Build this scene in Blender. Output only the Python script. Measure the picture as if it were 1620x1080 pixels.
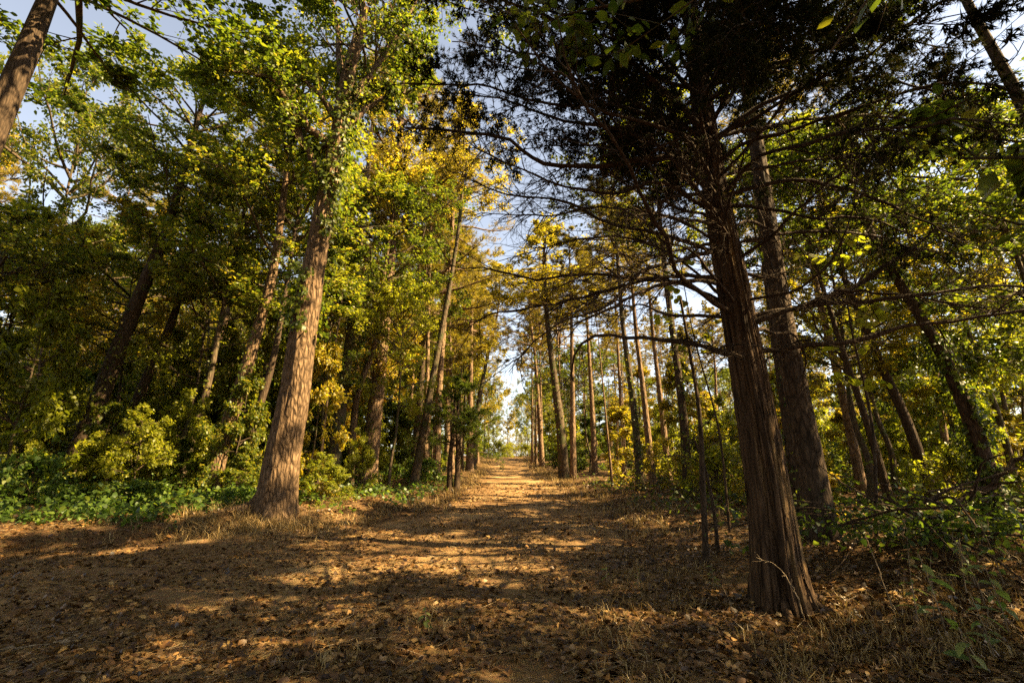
import bpy, math
import numpy as np
from mathutils import Vector, Matrix

# ------------------------------------------------------------------ camera, sky, sun, exposure
SC = bpy.context.scene
COL = SC.collection
for o in list(bpy.data.objects):
    bpy.data.objects.remove(o)

FPX = 720.0                       # focal length in pixels of the 1620 px wide photograph (16 mm lens)
PITCH = math.radians(14.0)
CAM_H = 1.5
SUN_AZ = math.radians(98.0)      # clockwise from the view direction: low sun on the right, a little behind
SUN_EL = math.radians(42.0)

cam_data = bpy.data.cameras.new('camera')
cam_data.sensor_width = 36.0
cam_data.lens = FPX / 1620.0 * 36.0
cam_data.clip_start = 0.05
cam_data.clip_end = 3000.0
cam = bpy.data.objects.new('camera', cam_data)
COL.objects.link(cam)
cam.location = (0, 0, CAM_H)
cam.rotation_euler = (math.pi / 2 + PITCH, 0, 0)
SC.camera = cam

world = bpy.data.worlds.new('World')
SC.world = world
world.use_nodes = True
wn = world.node_tree.nodes
sky = wn.new('ShaderNodeTexSky')
sky.sky_type = 'NISHITA'
sky.sun_disc = False
sky.sun_elevation = SUN_EL
sky.sun_rotation = SUN_AZ
sky.air_density = 1.0
sky.dust_density = 0.6
sky.ozone_density = 1.0
hsv = wn.new('ShaderNodeHueSaturation')          # hazy, washed-out autumn sky
hsv.inputs['Saturation'].default_value = 0.5
world.node_tree.links.new(sky.outputs[0], hsv.inputs['Color'])
world.node_tree.links.new(hsv.outputs[0], wn['Background'].inputs[0])
wn['Background'].inputs[1].default_value = 0.05

sd = bpy.data.lights.new('sun', 'SUN')
sd.energy = 5.0
sd.angle = math.radians(0.55)
sd.color = (1.0, 0.77, 0.40)
sun = bpy.data.objects.new('sun', sd)
COL.objects.link(sun)
S = Vector((math.sin(SUN_AZ) * math.cos(SUN_EL), math.cos(SUN_AZ) * math.cos(SUN_EL), math.sin(SUN_EL)))
sun.rotation_euler = S.to_track_quat('Z', 'Y').to_euler()

SC.view_settings.view_transform = 'Standard'
SC.view_settings.look = 'None'
SC.view_settings.exposure = 2.55
SC.view_settings.gamma = 1.0
SC.render.engine = 'CYCLES'
SC.cycles.max_bounces = 6
SC.cycles.diffuse_bounces = 1
SC.cycles.glossy_bounces = 1
SC.cycles.transmission_bounces = 4
SC.cycles.use_denoising = False
SC.cycles.sample_clamp_indirect = 6.0

# ------------------------------------------------------------------ geometry helpers
RNG = np.random.default_rng(7)

def nrm(v):
    return v / np.maximum(np.linalg.norm(v, axis=-1, keepdims=True), 1e-9)

class Geo:
    """collects vertex, triangle and quad arrays and links them as one mesh object"""
    def __init__(s):
        s.v, s.t, s.q, s.n = [], [], [], 0
    def add(s, v, t=None, q=None):
        v = np.asarray(v, float).reshape(-1, 3)
        if t is not None and len(t): s.t.append(np.asarray(t) + s.n)
        if q is not None and len(q): s.q.append(np.asarray(q) + s.n)
        s.v.append(v); s.n += len(v)
        return s
    def mesh(s, name, mat, smooth=True):
        me = bpy.data.meshes.new(name)
        v = np.concatenate(s.v) if s.v else np.zeros((0, 3))
        t = np.concatenate(s.t).reshape(-1, 3) if s.t else np.zeros((0, 3), int)
        q = np.concatenate(s.q).reshape(-1, 4) if s.q else np.zeros((0, 4), int)
        me.vertices.add(len(v)); me.vertices.foreach_set('co', v.astype(np.float32).ravel())
        loops = np.concatenate([t.ravel(), q.ravel()]).astype(np.int32)
        me.loops.add(len(loops)); me.loops.foreach_set('vertex_index', loops)
        nt, nq = len(t), len(q)
        me.polygons.add(nt + nq)
        st = np.concatenate([np.arange(nt) * 3, nt * 3 + np.arange(nq) * 4]).astype(np.int32)
        me.polygons.foreach_set('loop_start', st)
        me.polygons.foreach_set('use_smooth', np.full(nt + nq, smooth, bool))
        me.update(calc_edges=True)
        if mat is not None: me.materials.append(mat)
        return me
    def build(s, name, mat, parent=None, smooth=True):
        return link(name, s.mesh(name, mat, smooth), parent)

def link(name, data, parent=None, mtx=None):
    o = bpy.data.objects.new(name, data)
    COL.objects.link(o)
    if parent is not None: o.parent = parent
    if mtx is not None: o.matrix_local = mtx
    return o

def tag(o, label=None, cat=None, group=None, kind=None):
    if label: o['label'] = label
    if cat: o['category'] = cat
    if group: o['group'] = group
    if kind: o['kind'] = kind
    return o

def thing(name, label, cat, loc=(0, 0, 0), group=None):
    o = link(name, None); o.location = loc
    return tag(o, label, cat, group)

def tubes(P, R, sides, cap=False):
    """n tubes of k rings each: P (n,k,3), R (n,k)"""
    P = np.asarray(P, float); R = np.asarray(R, float)
    n, k, _ = P.shape
    T = np.gradient(P, axis=1); T = nrm(T)
    m = nrm(T.mean(axis=1))
    ref = np.where(np.abs(m[:, 2:3]) > 0.8, np.array([[1.0, 0.13, 0]]), np.array([[0, 0, 1.0]]))
    A = nrm(np.cross(T, ref[:, None, :])); B = np.cross(T, A)
    a = np.arange(sides) / sides * 2 * np.pi
    V = P[:, :, None, :] + R[:, :, None, None] * (A[:, :, None, :] * np.cos(a)[None, None, :, None] + B[:, :, None, :] * np.sin(a)[None, None, :, None])
    idx = np.arange(n * k * sides).reshape(n, k, sides)
    nx = np.roll(idx, -1, axis=2)
    q = np.stack([idx[:, :-1], nx[:, :-1], nx[:, 1:], idx[:, 1:]], axis=-1).reshape(-1, 4)
    return V.reshape(-1, 3), q

def poly_eval(pts, t):
    """smooth (Catmull-like, via cumulative chord + cubic hermite) evaluation of polyline at t in 0..1"""
    pts = np.asarray(pts, float)
    d = np.concatenate([[0], np.cumsum(np.linalg.norm(np.diff(pts, axis=0), axis=1))]); d /= d[-1]
    m = np.gradient(pts, d, axis=0) if len(pts) > 2 else np.repeat((pts[1] - pts[0])[None], 2, 0)
    t = np.clip(t, 0, 1)
    i = np.clip(np.searchsorted(d, t, side='right') - 1, 0, len(pts) - 2)
    h = (d[i + 1] - d[i]); u = (t - d[i]) / h
    u = u[:, None]; h = h[:, None]
    return ((2*u**3 - 3*u**2 + 1) * pts[i] + (u**3 - 2*u**2 + u) * h * m[i]
            + (-2*u**3 + 3*u**2) * pts[i+1] + (u**3 - u**2) * h * m[i+1])

def vnoise(x, y, seed=0):
    """value noise"""
    xi = np.floor(x).astype(np.int64); yi = np.floor(y).astype(np.int64)
    fx = x - xi; fy = y - yi
    fx = fx*fx*(3-2*fx); fy = fy*fy*(3-2*fy)
    def h(a, b):
        n = (a * 374761393 + b * 668265263 + seed * 982451653) & 0xffffffff
        n = ((n ^ (n >> 13)) * 1274126177) & 0xffffffff
        return ((n ^ (n >> 16)) & 0xffff) / 65535.0
    return (h(xi, yi)*(1-fx) + h(xi+1, yi)*fx)*(1-fy) + (h(xi, yi+1)*(1-fx) + h(xi+1, yi+1)*fx)*fy

# leaf blade: (along, across, lift)
LEAF6 = np.array([(0, 0, 0), (.34, .30, .07), (.34, -.30, .07), (.74, .20, .01), (.74, -.20, .01), (1, 0, -.10)])
LEAF6_T = np.array([(0, 2, 1), (3, 4, 5)]); LEAF6_Q = np.array([(1, 2, 4, 3)])
LEAF4 = np.array([(0, 0, 0), (.48, .30, .07), (.48, -.30, .07), (1, 0, -.06)])
LEAF4_T = np.array([(0, 2, 1), (1, 2, 3)])

def add_leaves(g, P, D, N, s, simple=False, width=1.0):
    D = nrm(D); N = nrm(N - (N * D).sum(-1, keepdims=True) * D); B = np.cross(N, D)
    tmpl = LEAF4 if simple else LEAF6
    k = len(tmpl)
    s = np.broadcast_to(np.asarray(s, float), (len(P),))[:, None, None]
    V = P[:, None, :] + s * (tmpl[None, :, 0:1] * D[:, None, :] + width * tmpl[None, :, 1:2] * B[:, None, :] + tmpl[None, :, 2:3] * N[:, None, :])
    off = (np.arange(len(P)) * k)[:, None, None]
    if simple: g.add(V, t=(LEAF4_T[None] + off).reshape(-1, 3))
    else: g.add(V, t=(LEAF6_T[None] + off).reshape(-1, 3), q=(LEAF6_Q[None] + off).reshape(-1, 4))

def add_needles(g, P, D, L, w, per, spread, rng, bias=1.0):
    """tufts of thin needle triangles fanning out of P along D"""
    n = len(P)
    d = nrm(D[:, None, :] * bias + rng.normal(0, spread, (n, per, 3)))
    side = nrm(np.cross(d, rng.normal(0, 1, (n, per, 3))))
    L = L * rng.uniform(.7, 1.15, (n, per, 1)); w = np.broadcast_to(w, (n, per, 1))
    a = np.broadcast_to(P[:, None, :], d.shape)
    V = np.stack([a - side * w / 2, a + side * w / 2, a + d * L], axis=2)
    g.add(V.reshape(-1, 3), t=np.arange(n * per * 3).reshape(-1, 3))

# ------------------------------------------------------------------ materials
def new_mat(name):
    m = bpy.data.materials.new(name); m.use_nodes = True
    nt = m.node_tree; nt.nodes.clear()
    out = nt.nodes.new('ShaderNodeOutputMaterial')
    return m, nt, out

def ramp(nt, stops, fac):
    r = nt.nodes.new('ShaderNodeValToRGB')
    el = r.color_ramp.elements
    while len(el) > 1: el.remove(el[-1])
    for i, (p, c) in enumerate(stops):
        e = el[0] if i == 0 else el.new(p)
        e.position = p; e.color = (*c, 1)
    nt.links.new(fac, r.inputs[0])
    return r.outputs[0]

def leaf_mat(name, stops, trans_gain=2.0, trans=0.5, rough=0.45, objvar=0.25, gloss=0.35):
    m, nt, out = new_mat(name)
    geo = nt.nodes.new('ShaderNodeNewGeometry'); oi = nt.nodes.new('ShaderNodeObjectInfo')
    mix = nt.nodes.new('ShaderNodeMix'); mix.data_type = 'FLOAT'; mix.inputs[0].default_value = objvar
    nt.links.new(geo.outputs['Random Per Island'], mix.inputs[2]); nt.links.new(oi.outputs['Random'], mix.inputs[3])
    col = ramp(nt, stops, mix.outputs[0])
    pb = nt.nodes.new('ShaderNodeBsdfPrincipled'); pb.inputs['Roughness'].default_value = rough
    pb.inputs['Specular IOR Level'].default_value = gloss
    nt.links.new(col, pb.inputs['Base Color'])
    tr = nt.nodes.new('ShaderNodeBsdfTranslucent')
    gain = nt.nodes.new('ShaderNodeMix'); gain.data_type = 'RGBA'; gain.blend_type = 'MULTIPLY'; gain.inputs[0].default_value = 1
    nt.links.new(col, gain.inputs[6]); gain.inputs[7].default_value = (trans_gain * 1.1, trans_gain * 1.12, trans_gain * .55, 1)
    nt.links.new(gain.outputs[2], tr.inputs[0])
    ms = nt.nodes.new('ShaderNodeMixShader'); ms.inputs[0].default_value = trans
    nt.links.new(pb.outputs[0], ms.inputs[1]); nt.links.new(tr.outputs[0], ms.inputs[2])
    nt.links.new(ms.outputs[0], out.inputs[0])
    return m

def bark_mat(name, dark, light, scale=9.0, stretch=0.16, bump=0.6, moss=None, dist=0.03, streak=False):
    m, nt, out = new_mat(name)
    tc = nt.nodes.new('ShaderNodeTexCoord'); mp = nt.nodes.new('ShaderNodeMapping')
    mp.inputs['Scale'].default_value = (scale, scale, scale * stretch)
    nt.links.new(tc.outputs['Object'], mp.inputs[0])
    nz = nt.nodes.new('ShaderNodeTexNoise'); nz.inputs['Scale'].default_value = 1.3; nz.inputs['Detail'].default_value = 6; nz.inputs['Roughness'].default_value = .65
    vo = nt.nodes.new('ShaderNodeTexVoronoi'); vo.feature = 'DISTANCE_TO_EDGE'; vo.inputs['Scale'].default_value = 2.2
    warp = nt.nodes.new('ShaderNodeMix'); warp.data_type = 'VECTOR'; warp.inputs[0].default_value = .25
    nt.links.new(mp.outputs[0], nz.inputs[0])
    nt.links.new(mp.outputs[0], warp.inputs[4]); nt.links.new(nz.outputs['Color'], warp.inputs[5])
    nt.links.new(warp.outputs[1], vo.inputs[0])
    h = nt.nodes.new('ShaderNodeMath'); h.operation = 'MULTIPLY_ADD'
    nt.links.new(vo.outputs[0], h.inputs[0]); h.inputs[1].default_value = 1.6; nt.links.new(nz.outputs[0], h.inputs[2])
    col = ramp(nt, [(.35, dark), (.62, tuple((a + b) / 2 for a, b in zip(dark, light))), (.95, light)], h.outputs[0])
    if moss:
        n2 = nt.nodes.new('ShaderNodeTexNoise'); n2.inputs['Scale'].default_value = 2.3; n2.inputs['Detail'].default_value = 5
        if streak:                                   # tan strips where the bark has peeled away
            m2 = nt.nodes.new('ShaderNodeMapping'); m2.inputs['Scale'].default_value = (3.2, 3.2, .22)
            nt.links.new(tc.outputs['Object'], m2.inputs[0]); nt.links.new(m2.outputs[0], n2.inputs[0])
        else: nt.links.new(tc.outputs['Object'], n2.inputs[0])
        f = ramp(nt, [(.57, (0, 0, 0)), (.66, (.8, .8, .8))] if streak else [(.5, (0, 0, 0)), (.68, (1, 1, 1))], n2.outputs[0])
        mx = nt.nodes.new('ShaderNodeMix'); mx.data_type = 'RGBA'
        nt.links.new(f, mx.inputs[0]); nt.links.new(col, mx.inputs[6]); mx.inputs[7].default_value = (*moss, 1)
        col = mx.outputs[2]
    pb = nt.nodes.new('ShaderNodeBsdfPrincipled'); pb.inputs['Roughness'].default_value = .9; pb.inputs['Specular IOR Level'].default_value = .15
    nt.links.new(col, pb.inputs['Base Color'])
    bp = nt.nodes.new('ShaderNodeBump'); bp.inputs['Strength'].default_value = bump; bp.inputs['Distance'].default_value = dist
    nt.links.new(h.outputs[0], bp.inputs['Height']); nt.links.new(bp.outputs[0], pb.inputs['Normal'])
    nt.links.new(pb.outputs[0], out.inputs[0])
    return m

def soil_mat(name, c0, c1, c2, fine=22.0):
    m, nt, out = new_mat(name)
    tc = nt.nodes.new('ShaderNodeTexCoord')
    n1 = nt.nodes.new('ShaderNodeTexNoise'); n1.inputs['Scale'].default_value = .55; n1.inputs['Detail'].default_value = 6
    n2 = nt.nodes.new('ShaderNodeTexNoise'); n2.inputs['Scale'].default_value = fine; n2.inputs['Detail'].default_value = 8; n2.inputs['Roughness'].default_value = .75
    v = nt.nodes.new('ShaderNodeTexVoronoi'); v.inputs['Scale'].default_value = fine * .8
    for n in (n1, n2, v): nt.links.new(tc.outputs['Object'], n.inputs[0])
    a = nt.nodes.new('ShaderNodeMath'); a.operation = 'MULTIPLY_ADD'; a.inputs[1].default_value = .55
    nt.links.new(n1.outputs[0], a.inputs[0])
    b = nt.nodes.new('ShaderNodeMath'); b.operation = 'MULTIPLY'; b.inputs[1].default_value = .5
    nt.links.new(n2.outputs[0], b.inputs[0]); nt.links.new(b.outputs[0], a.inputs[2])
    col = ramp(nt, [(.34, c0), (.5, c1), (.66, c2)], a.outputs[0])
    vm = nt.nodes.new('ShaderNodeMix'); vm.data_type = 'RGBA'; vm.blend_type = 'OVERLAY'; vm.inputs[0].default_value = .35
    nt.links.new(col, vm.inputs[6]); nt.links.new(v.outputs['Color'], vm.inputs[7])
    hs = nt.nodes.new('ShaderNodeHueSaturation'); hs.inputs['Saturation'].default_value = .9
    vb = nt.nodes.new('ShaderNodeMix'); vb.data_type = 'RGBA'; vb.inputs[0].default_value = .7
    nt.links.new(vm.outputs[2], vb.inputs[6]); nt.links.new(col, vb.inputs[7])
    nt.links.new(vb.outputs[2], hs.inputs['Color'])
    pb = nt.nodes.new('ShaderNodeBsdfPrincipled'); pb.inputs['Roughness'].default_value = .95; pb.inputs['Specular IOR Level'].default_value = .1
    nt.links.new(hs.outputs[0], pb.inputs['Base Color'])
    bp = nt.nodes.new('ShaderNodeBump'); bp.inputs['Strength'].default_value = .8; bp.inputs['Distance'].default_value = .05
    nt.links.new(n2.outputs[0], bp.inputs['Height']); nt.links.new(bp.outputs[0], pb.inputs['Normal'])
    nt.links.new(pb.outputs[0], out.inputs[0])
    return m

M = {}
M['leaf_green'] = leaf_mat('broad leaf green', [(0, (.022, .036, .006)), (.4, (.062, .085, .010)), (.75, (.125, .135, .013)), (1, (.25, .19, .02))])
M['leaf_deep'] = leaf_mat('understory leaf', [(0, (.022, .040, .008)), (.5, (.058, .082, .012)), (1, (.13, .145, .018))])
M['leaf_gold'] = leaf_mat('autumn leaf', [(0, (.085, .085, .010)), (.5, (.20, .165, .016)), (.85, (.31, .21, .022)), (1, (.33, .14, .02))], trans=.52, trans_gain=2.3)
M['leaf_bright'] = leaf_mat('lime leaf', [(0, (.07, .085, .008)), (.6, (.16, .165, .013)), (1, (.26, .225, .02))], trans=.52, trans_gain=2.3)
M['ground_leaf'] = leaf_mat('groundcover leaf', [(0, (.03, .06, .012)), (.6, (.08, .125, .02)), (1, (.17, .18, .03))])
M['needle'] = leaf_mat('pine needle', [(0, (.055, .058, .010)), (.4, (.15, .125, .015)), (.8, (.28, .20, .024)), (1, (.34, .20, .03))], trans=.4)
M['cedar'] = leaf_mat('cedar spray', [(0, (.008, .011, .004)), (.7, (.018, .021, .007)), (1, (.045, .028, .010))], trans=.2, trans_gain=1.5, objvar=.0, gloss=.04, rough=.8)
M['litter'] = leaf_mat('dead leaf', [(0, (.022, .010, .004)), (.45, (.075, .034, .010)), (.8, (.18, .088, .026)), (.95, (.30, .17, .06)), (1, (.40, .25, .09))], trans=.12, trans_gain=1.0, objvar=0, gloss=.3)
M['leaf_single'] = leaf_mat('dead leaf single', [(0, (.05, .022, .008)), (.5, (.15, .075, .025)), (.85, (.29, .165, .065)), (1, (.36, .22, .06))], trans=.12, trans_gain=1.0, objvar=1.0, gloss=.3)
M['straw'] = leaf_mat('dry grass', [(0, (.13, .075, .025)), (.5, (.27, .17, .06)), (1, (.42, .30, .13))], trans=.2, trans_gain=1.0, objvar=0)
M['weed'] = leaf_mat('weed leaf', [(0, (.07, .11, .03)), (.6, (.12, .16, .045)), (1, (.22, .23, .08))], trans=.4, objvar=.8)
M['oak'] = bark_mat('oak bark', (.020, .011, .006), (.20, .125, .070), 8.0, .30, 1.0, dist=.05)
M['cedar_bark'] = bark_mat('cedar bark', (.022, .011, .006), (.19, .10, .048), 9.0, .045, 1.0)
M['cedar_bark'] = bark_mat('cedar bark', (.014, .008, .005), (.105, .062, .034), 9.0, .09, 1.0, moss=(.22, .135, .055), streak=True)
M['pine_bark'] = bark_mat('pine bark', (.05, .028, .015), (.25, .16, .095), 6.0, .3, .8)
M['brown_bark'] = bark_mat('shaded pine bark', (.016, .010, .006), (.095, .062, .038), 7.0, .3, .9)  # darker copy of the pine bark: the shade on this trunk is in its colour
M['grey_bark'] = bark_mat('grey bark', (.028, .020, .013), (.13, .09, .056), 10.0, .2, .7, moss=(.06, .07, .025))
M['dark_bark'] = bark_mat('dark wood', (.018, .012, .008), (.085, .055, .034), 16.0, .2, .5)
M['dead_wood'] = bark_mat('dead wood', (.09, .06, .035), (.34, .25, .155), 18.0, .12, .5)
M['ground'] = soil_mat('forest floor', (.028, .013, .005), (.080, .040, .013), (.17, .095, .032))
M['path'] = soil_mat('dirt path', (.060, .029, .009), (.175, .092, .030), (.36, .215, .078), 30)
M['far_ground'] = M['ground']

# ------------------------------------------------------------------ ground and path
def sstep(a, b, x):
    t = np.clip((x - a) / (b - a), 0, 1); return t*t*(3 - 2*t)

PY = [-30, 2, 7.4, 8.6, 10.5, 13, 20, 40, 65, 100, 140]
PL = [-11, -10, -8.5, -6.2, -3.9, -2.7, -2.3, -2.6, -3.1, -3.6, -4]
PR = [5, 1.9, 2.3, 2.5, 2.7, 2.8, 2.6, 2.2, 1.7, 1.2, 1]
def xl(y): return np.interp(y, PY, PL)
def xr(y): return np.interp(y, PY, PR)

def zf(x, y):
    x = np.asarray(x, float); y = np.asarray(y, float)
    wig = (vnoise(y * .45, x * 0 + 3.1, 5) - .5) * 1.1
    lb = sstep(0, 1.6, xl(y) + wig - x); rb = sstep(0, 2.2, x - xr(y) + wig)
    z = 1.05 * sstep(18, 66, y) - .9 * sstep(80, 150, y)
    z = z + .26 * lb + .20 * rb + .35 * sstep(2, 14, xl(y) - x) + .3 * sstep(3, 16, x - xr(y))
    z = z + .16 * np.exp(-((x + 5.15)**2 + (y - 9.7)**2) / 1.6)              # mound at the foot of the big oak
    z = z + .35 * np.exp(-((x - 5.4)**2 / 2.2 + (y - 5.9)**2 / .8))          # brushy bank right of the cedar
    z = z + .09 * (vnoise(x * .8, y * .8, 1) - .5) + .05 * (vnoise(x * 2.3, y * 2.3, 2) - .5)
    z = z + .6 * (vnoise(x * .05, y * .05, 3) - .5) * sstep(12, 40, np.hypot(x, y))
    return z

FWD = np.array([0, math.cos(PITCH), math.sin(PITCH)]); UPV = np.array([0, -math.sin(PITCH), math.cos(PITCH)]); RGT = np.array([1.0, 0, 0])
CAM = np.array([0, 0, CAM_H])
def ray(px, py):
    d = FWD * FPX + RGT * (px - 810) + UPV * (540 - py)
    return d / d[1]                       # per metre of depth
def at(px, py, Y):
    return CAM + ray(px, py) * Y
def foot(px, py):
    """point where the ray through a pixel meets the ground"""
    d = ray(px, py)
    Y = np.concatenate([np.arange(1.5, 30, .05), np.arange(30, 140, .25)])
    P = CAM + d[None] * Y[:, None]
    below = np.nonzero(P[:, 2] <= zf(P[:, 0], P[:, 1]))[0]
    i = below[0] if len(below) else len(Y) - 1
    return np.array([P[i, 0], P[i, 1], float(zf(P[i, 0], P[i, 1]))])

def axis(fine, step, lim, grow=1.12):
    a = list(np.arange(-fine, fine + 1e-6, step)); s = step
    while a[-1] < lim: s *= grow; a.append(a[-1] + s); a.insert(0, a[0] - s)
    return np.array(a)
gx = axis(9, .2, 420); gy = np.concatenate([-np.geomspace(1, 300, 26)[::-1] + 1, np.arange(.2, 20, .2)])
st = .2
tail = [gy[-1]]
while tail[-1] < 600: st *= 1.07; tail.append(tail[-1] + st)
gy = np.concatenate([gy, tail[1:]])
X, Y = np.meshgrid(gx, gy)
Z = zf(X, Y)
g = Geo(); nx_, ny_ = len(gx), len(gy)
ii = np.arange(nx_ * ny_).reshape(ny_, nx_)
g.add(np.stack([X, Y, Z], -1), q=np.stack([ii[:-1, :-1], ii[:-1, 1:], ii[1:, 1:], ii[1:, :-1]], -1).reshape(-1, 4))
ground = tag(g.build('ground', M['ground']), 'brown forest floor strewn with leaf litter beside the trail', kind='structure')

# path: its own sheet just above the ground, with ragged edges that dip into it
py_ = np.concatenate([np.arange(1.2, 24, .14), np.geomspace(24, 110, 110)])
u = np.linspace(0, 1, 61)
W = np.zeros((len(py_), len(u), 3))
for i, y in enumerate(py_):
    l = xl(y) + .35 + (vnoise(np.array([y * 1.3]), np.array([.5]), 8)[0] - .5) * .9
    r = xr(y) - .25 + (vnoise(np.array([y * 1.3]), np.array([7.5]), 9)[0] - .5) * .9
    l = max(l, -7.5)
    x = l + (r - l) * u
    e = np.minimum(u, 1 - u) * (r - l)
    z = zf(x, np.full_like(x, y)) + .016 - .05 * (1 - sstep(0, .35, e)) + .012 * (vnoise(x * 5, np.full_like(x, y * 5), 4) - .3)
    W[i, :, 0] = x; W[i, :, 1] = y; W[i, :, 2] = z
g = Geo(); ii = np.arange(W.shape[0] * W.shape[1]).reshape(W.shape[:2])
g.add(W, q=np.stack([ii[:-1, :-1], ii[:-1, 1:], ii[1:, 1:], ii[1:, :-1]], -1).reshape(-1, 4))
tag(g.build('path', M['path']), 'tan dirt trail running straight into the forest', kind='structure')

# ------------------------------------------------------------------ tree prototypes
def rdirs(rng, az, el):
    return np.stack([np.cos(az) * np.cos(el), np.sin(az) * np.cos(el), np.sin(el)], -1)

def curve_limbs(rng, base, dirs, L, k, wob, bend):
    """n curved limbs: base (n,3), dirs (n,3), lengths L (n,), bend (n,) upward(+)/downward(-) curvature"""
    n = len(base)
    P = np.zeros((n, k, 3)); P[:, 0] = base; d = dirs.copy(); step = (L / (k - 1))[:, None]
    for i in range(1, k):
        d = nrm(d + rng.normal(0, wob, (n, 3)) + np.array([0, 0, 1.0]) * bend[:, None])
        P[:, i] = P[:, i - 1] + d * step
    return P, d

def sub_twigs(rng, P, L, per, lo, hi, flen, k, ang=(.5, 1.1), wob=.12, bend=-.03, flat=0.5):
    """per twigs out of every limb"""
    n, K, _ = P.shape
    t = rng.uniform(lo, hi, (n, per)) * (K - 1); i = np.clip(t.astype(int), 0, K - 2); f = (t - i)[..., None]
    r = np.arange(n)[:, None]
    b = P[r, i] * (1 - f) + P[r, i + 1] * f
    d = nrm(P[r, i + 1] - P[r, i])
    s = nrm(np.cross(d, rng.normal(0, 1, d.shape) * np.array([1 - flat, 1 - flat, 1.0])))
    a = rng.uniform(*ang, (n, per))[..., None]
    dd = nrm(d * np.cos(a) + s * np.sin(a))
    l = (L[:, None] * flen * rng.uniform(.5, 1.2, (n, per)) * (1.15 - .6 * (t / (K - 1)))).ravel()
    b = b.reshape(-1, 3); dd = dd.reshape(-1, 3)
    Q, e = curve_limbs(rng, b, dd, l, k, wob, np.full(len(l), bend))
    return Q, l

def leaves_on(g, rng, Q, per, size, simple, spread=.06, droop=.35, tilt=.55, t0=.15):
    n, k, _ = Q.shape
    t = rng.uniform(t0, 1, (n, per)) ** .8 * (k - 1); i = np.clip(t.astype(int), 0, k - 2); f = (t - i)[..., None]
    r = np.arange(n)[:, None]
    P = (Q[r, i] * (1 - f) + Q[r, i + 1] * f).reshape(-1, 3)
    d = np.repeat(nrm(Q[:, -1] - Q[:, 0]), per, 0)
    P = P + rng.normal(0, spread, P.shape)
    D = d * .5 + rng.normal(0, .6, P.shape) + np.array([0, 0, -droop])
    N = np.array([0, 0, 1.0]) + rng.normal(0, tilt, P.shape)
    add_leaves(g, P, D, N, size * rng.uniform(.45, 1.3, len(P)), simple)

def proto_broad(seed, H, R, nl=32, ntw=10, nl2=5, per=10, leaf=.10, el=(.15, .8), low=0.0, simple=False, profile=None, mat='leaf_green', bark='grey_bark', limbr=.02, bendup=.05):
    rng = np.random.default_rng(seed)
    u = np.sort(rng.uniform(low, .97, nl)); az = np.arange(nl) * 2.4 + rng.normal(0, .4, nl)
    prof = profile(u) if profile else np.clip(np.sin(np.pi * (.18 + .8 * u)), .15, 1)
    L = R * prof * rng.uniform(.75, 1.2, nl)
    e = el[0] + (el[1] - el[0]) * u + rng.normal(0, .12, nl)
    base = np.stack([0 * u, 0 * u, u * H], -1)
    P, _ = curve_limbs(rng, base, rdirs(rng, az, e), L, 8, .13, np.full(nl, bendup))
    T1, l1 = sub_twigs(rng, P, L, ntw, .25, 1.0, .42, 5)
    T2, l2 = sub_twigs(rng, T1, l1, nl2, .2, 1.0, .55, 3)
    w = Geo(); tp = np.linspace(1, .2, 8)
    w.add(*(lambda a: (a[0], None, a[1]))(tubes(P, (limbr * L / R * R * .55 + .012)[:, None] * tp, 6)))
    a = tubes(T1, (.005 + .006 * l1)[:, None] * np.linspace(1, .3, 5), 4); w.add(a[0], q=a[1])
    a = tubes(T2, (.003 + .004 * l2)[:, None] * np.linspace(1, .4, 3), 3); w.add(a[0], q=a[1])
    lv = Geo(); leaves_on(lv, rng, np.concatenate([T2]), per, leaf, simple)
    leaves_on(lv, rng, T1, per, leaf, simple, t0=.5)
    return dict(H=H, wood=w.mesh('bough', M[bark]), crown=lv.mesh('crown', M[mat]), bark=bark)

def proto_pine(seed, H, R, nl=44, ntw=9, per=13, mat='needle', tuft=.20, low=0.0, dens=5):
    rng = np.random.default_rng(seed)
    u = np.sort(rng.uniform(low, .98, nl) ** .9); az = np.arange(nl) * 2.2 + rng.normal(0, .5, nl)
    L = R * np.clip(1.12 - u, .12, 1) * np.clip(.45 + u * 2.2, 0, 1) * rng.uniform(.6, 1.25, nl)
    e = -.1 + .95 * u + rng.normal(0, .15, nl)
    P, _ = curve_limbs(rng, np.stack([0*u, 0*u, u * H], -1), rdirs(rng, az, e), L, 7, .12, np.full(nl, .06))
    T1, l1 = sub_twigs(rng, P, L, ntw, .35, 1.0, .38, 4, bend=.08)
    T2, l2 = sub_twigs(rng, T1, l1, dens, .3, 1.0, .5, 3, bend=.1)
    w = Geo()
    a = tubes(P, (.010 + .017 * L)[:, None] * np.linspace(1, .25, 7), 6); w.add(a[0], q=a[1])
    a = tubes(T1, (.005 + .006 * l1)[:, None] * np.linspace(1, .4, 4), 4); w.add(a[0], q=a[1])
    a = tubes(T2, np.full((len(l2), 1), .004) * np.linspace(1, .5, 3), 3); w.add(a[0], q=a[1])
    lv = Geo()
    for Q in (T1, T2):
        for f in (.5, 1.0):
            j = int(round(f * (Q.shape[1] - 1)))
            add_needles(lv, Q[:, j], nrm(Q[:, -1] - Q[:, 0]) + np.array([0, 0, .25]), tuft, .013, per, .6, rng)
    return dict(H=H, wood=w.mesh('bough', M['pine_bark']), crown=lv.mesh('crown', M[mat], smooth=False), bark='pine_bark')

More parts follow.
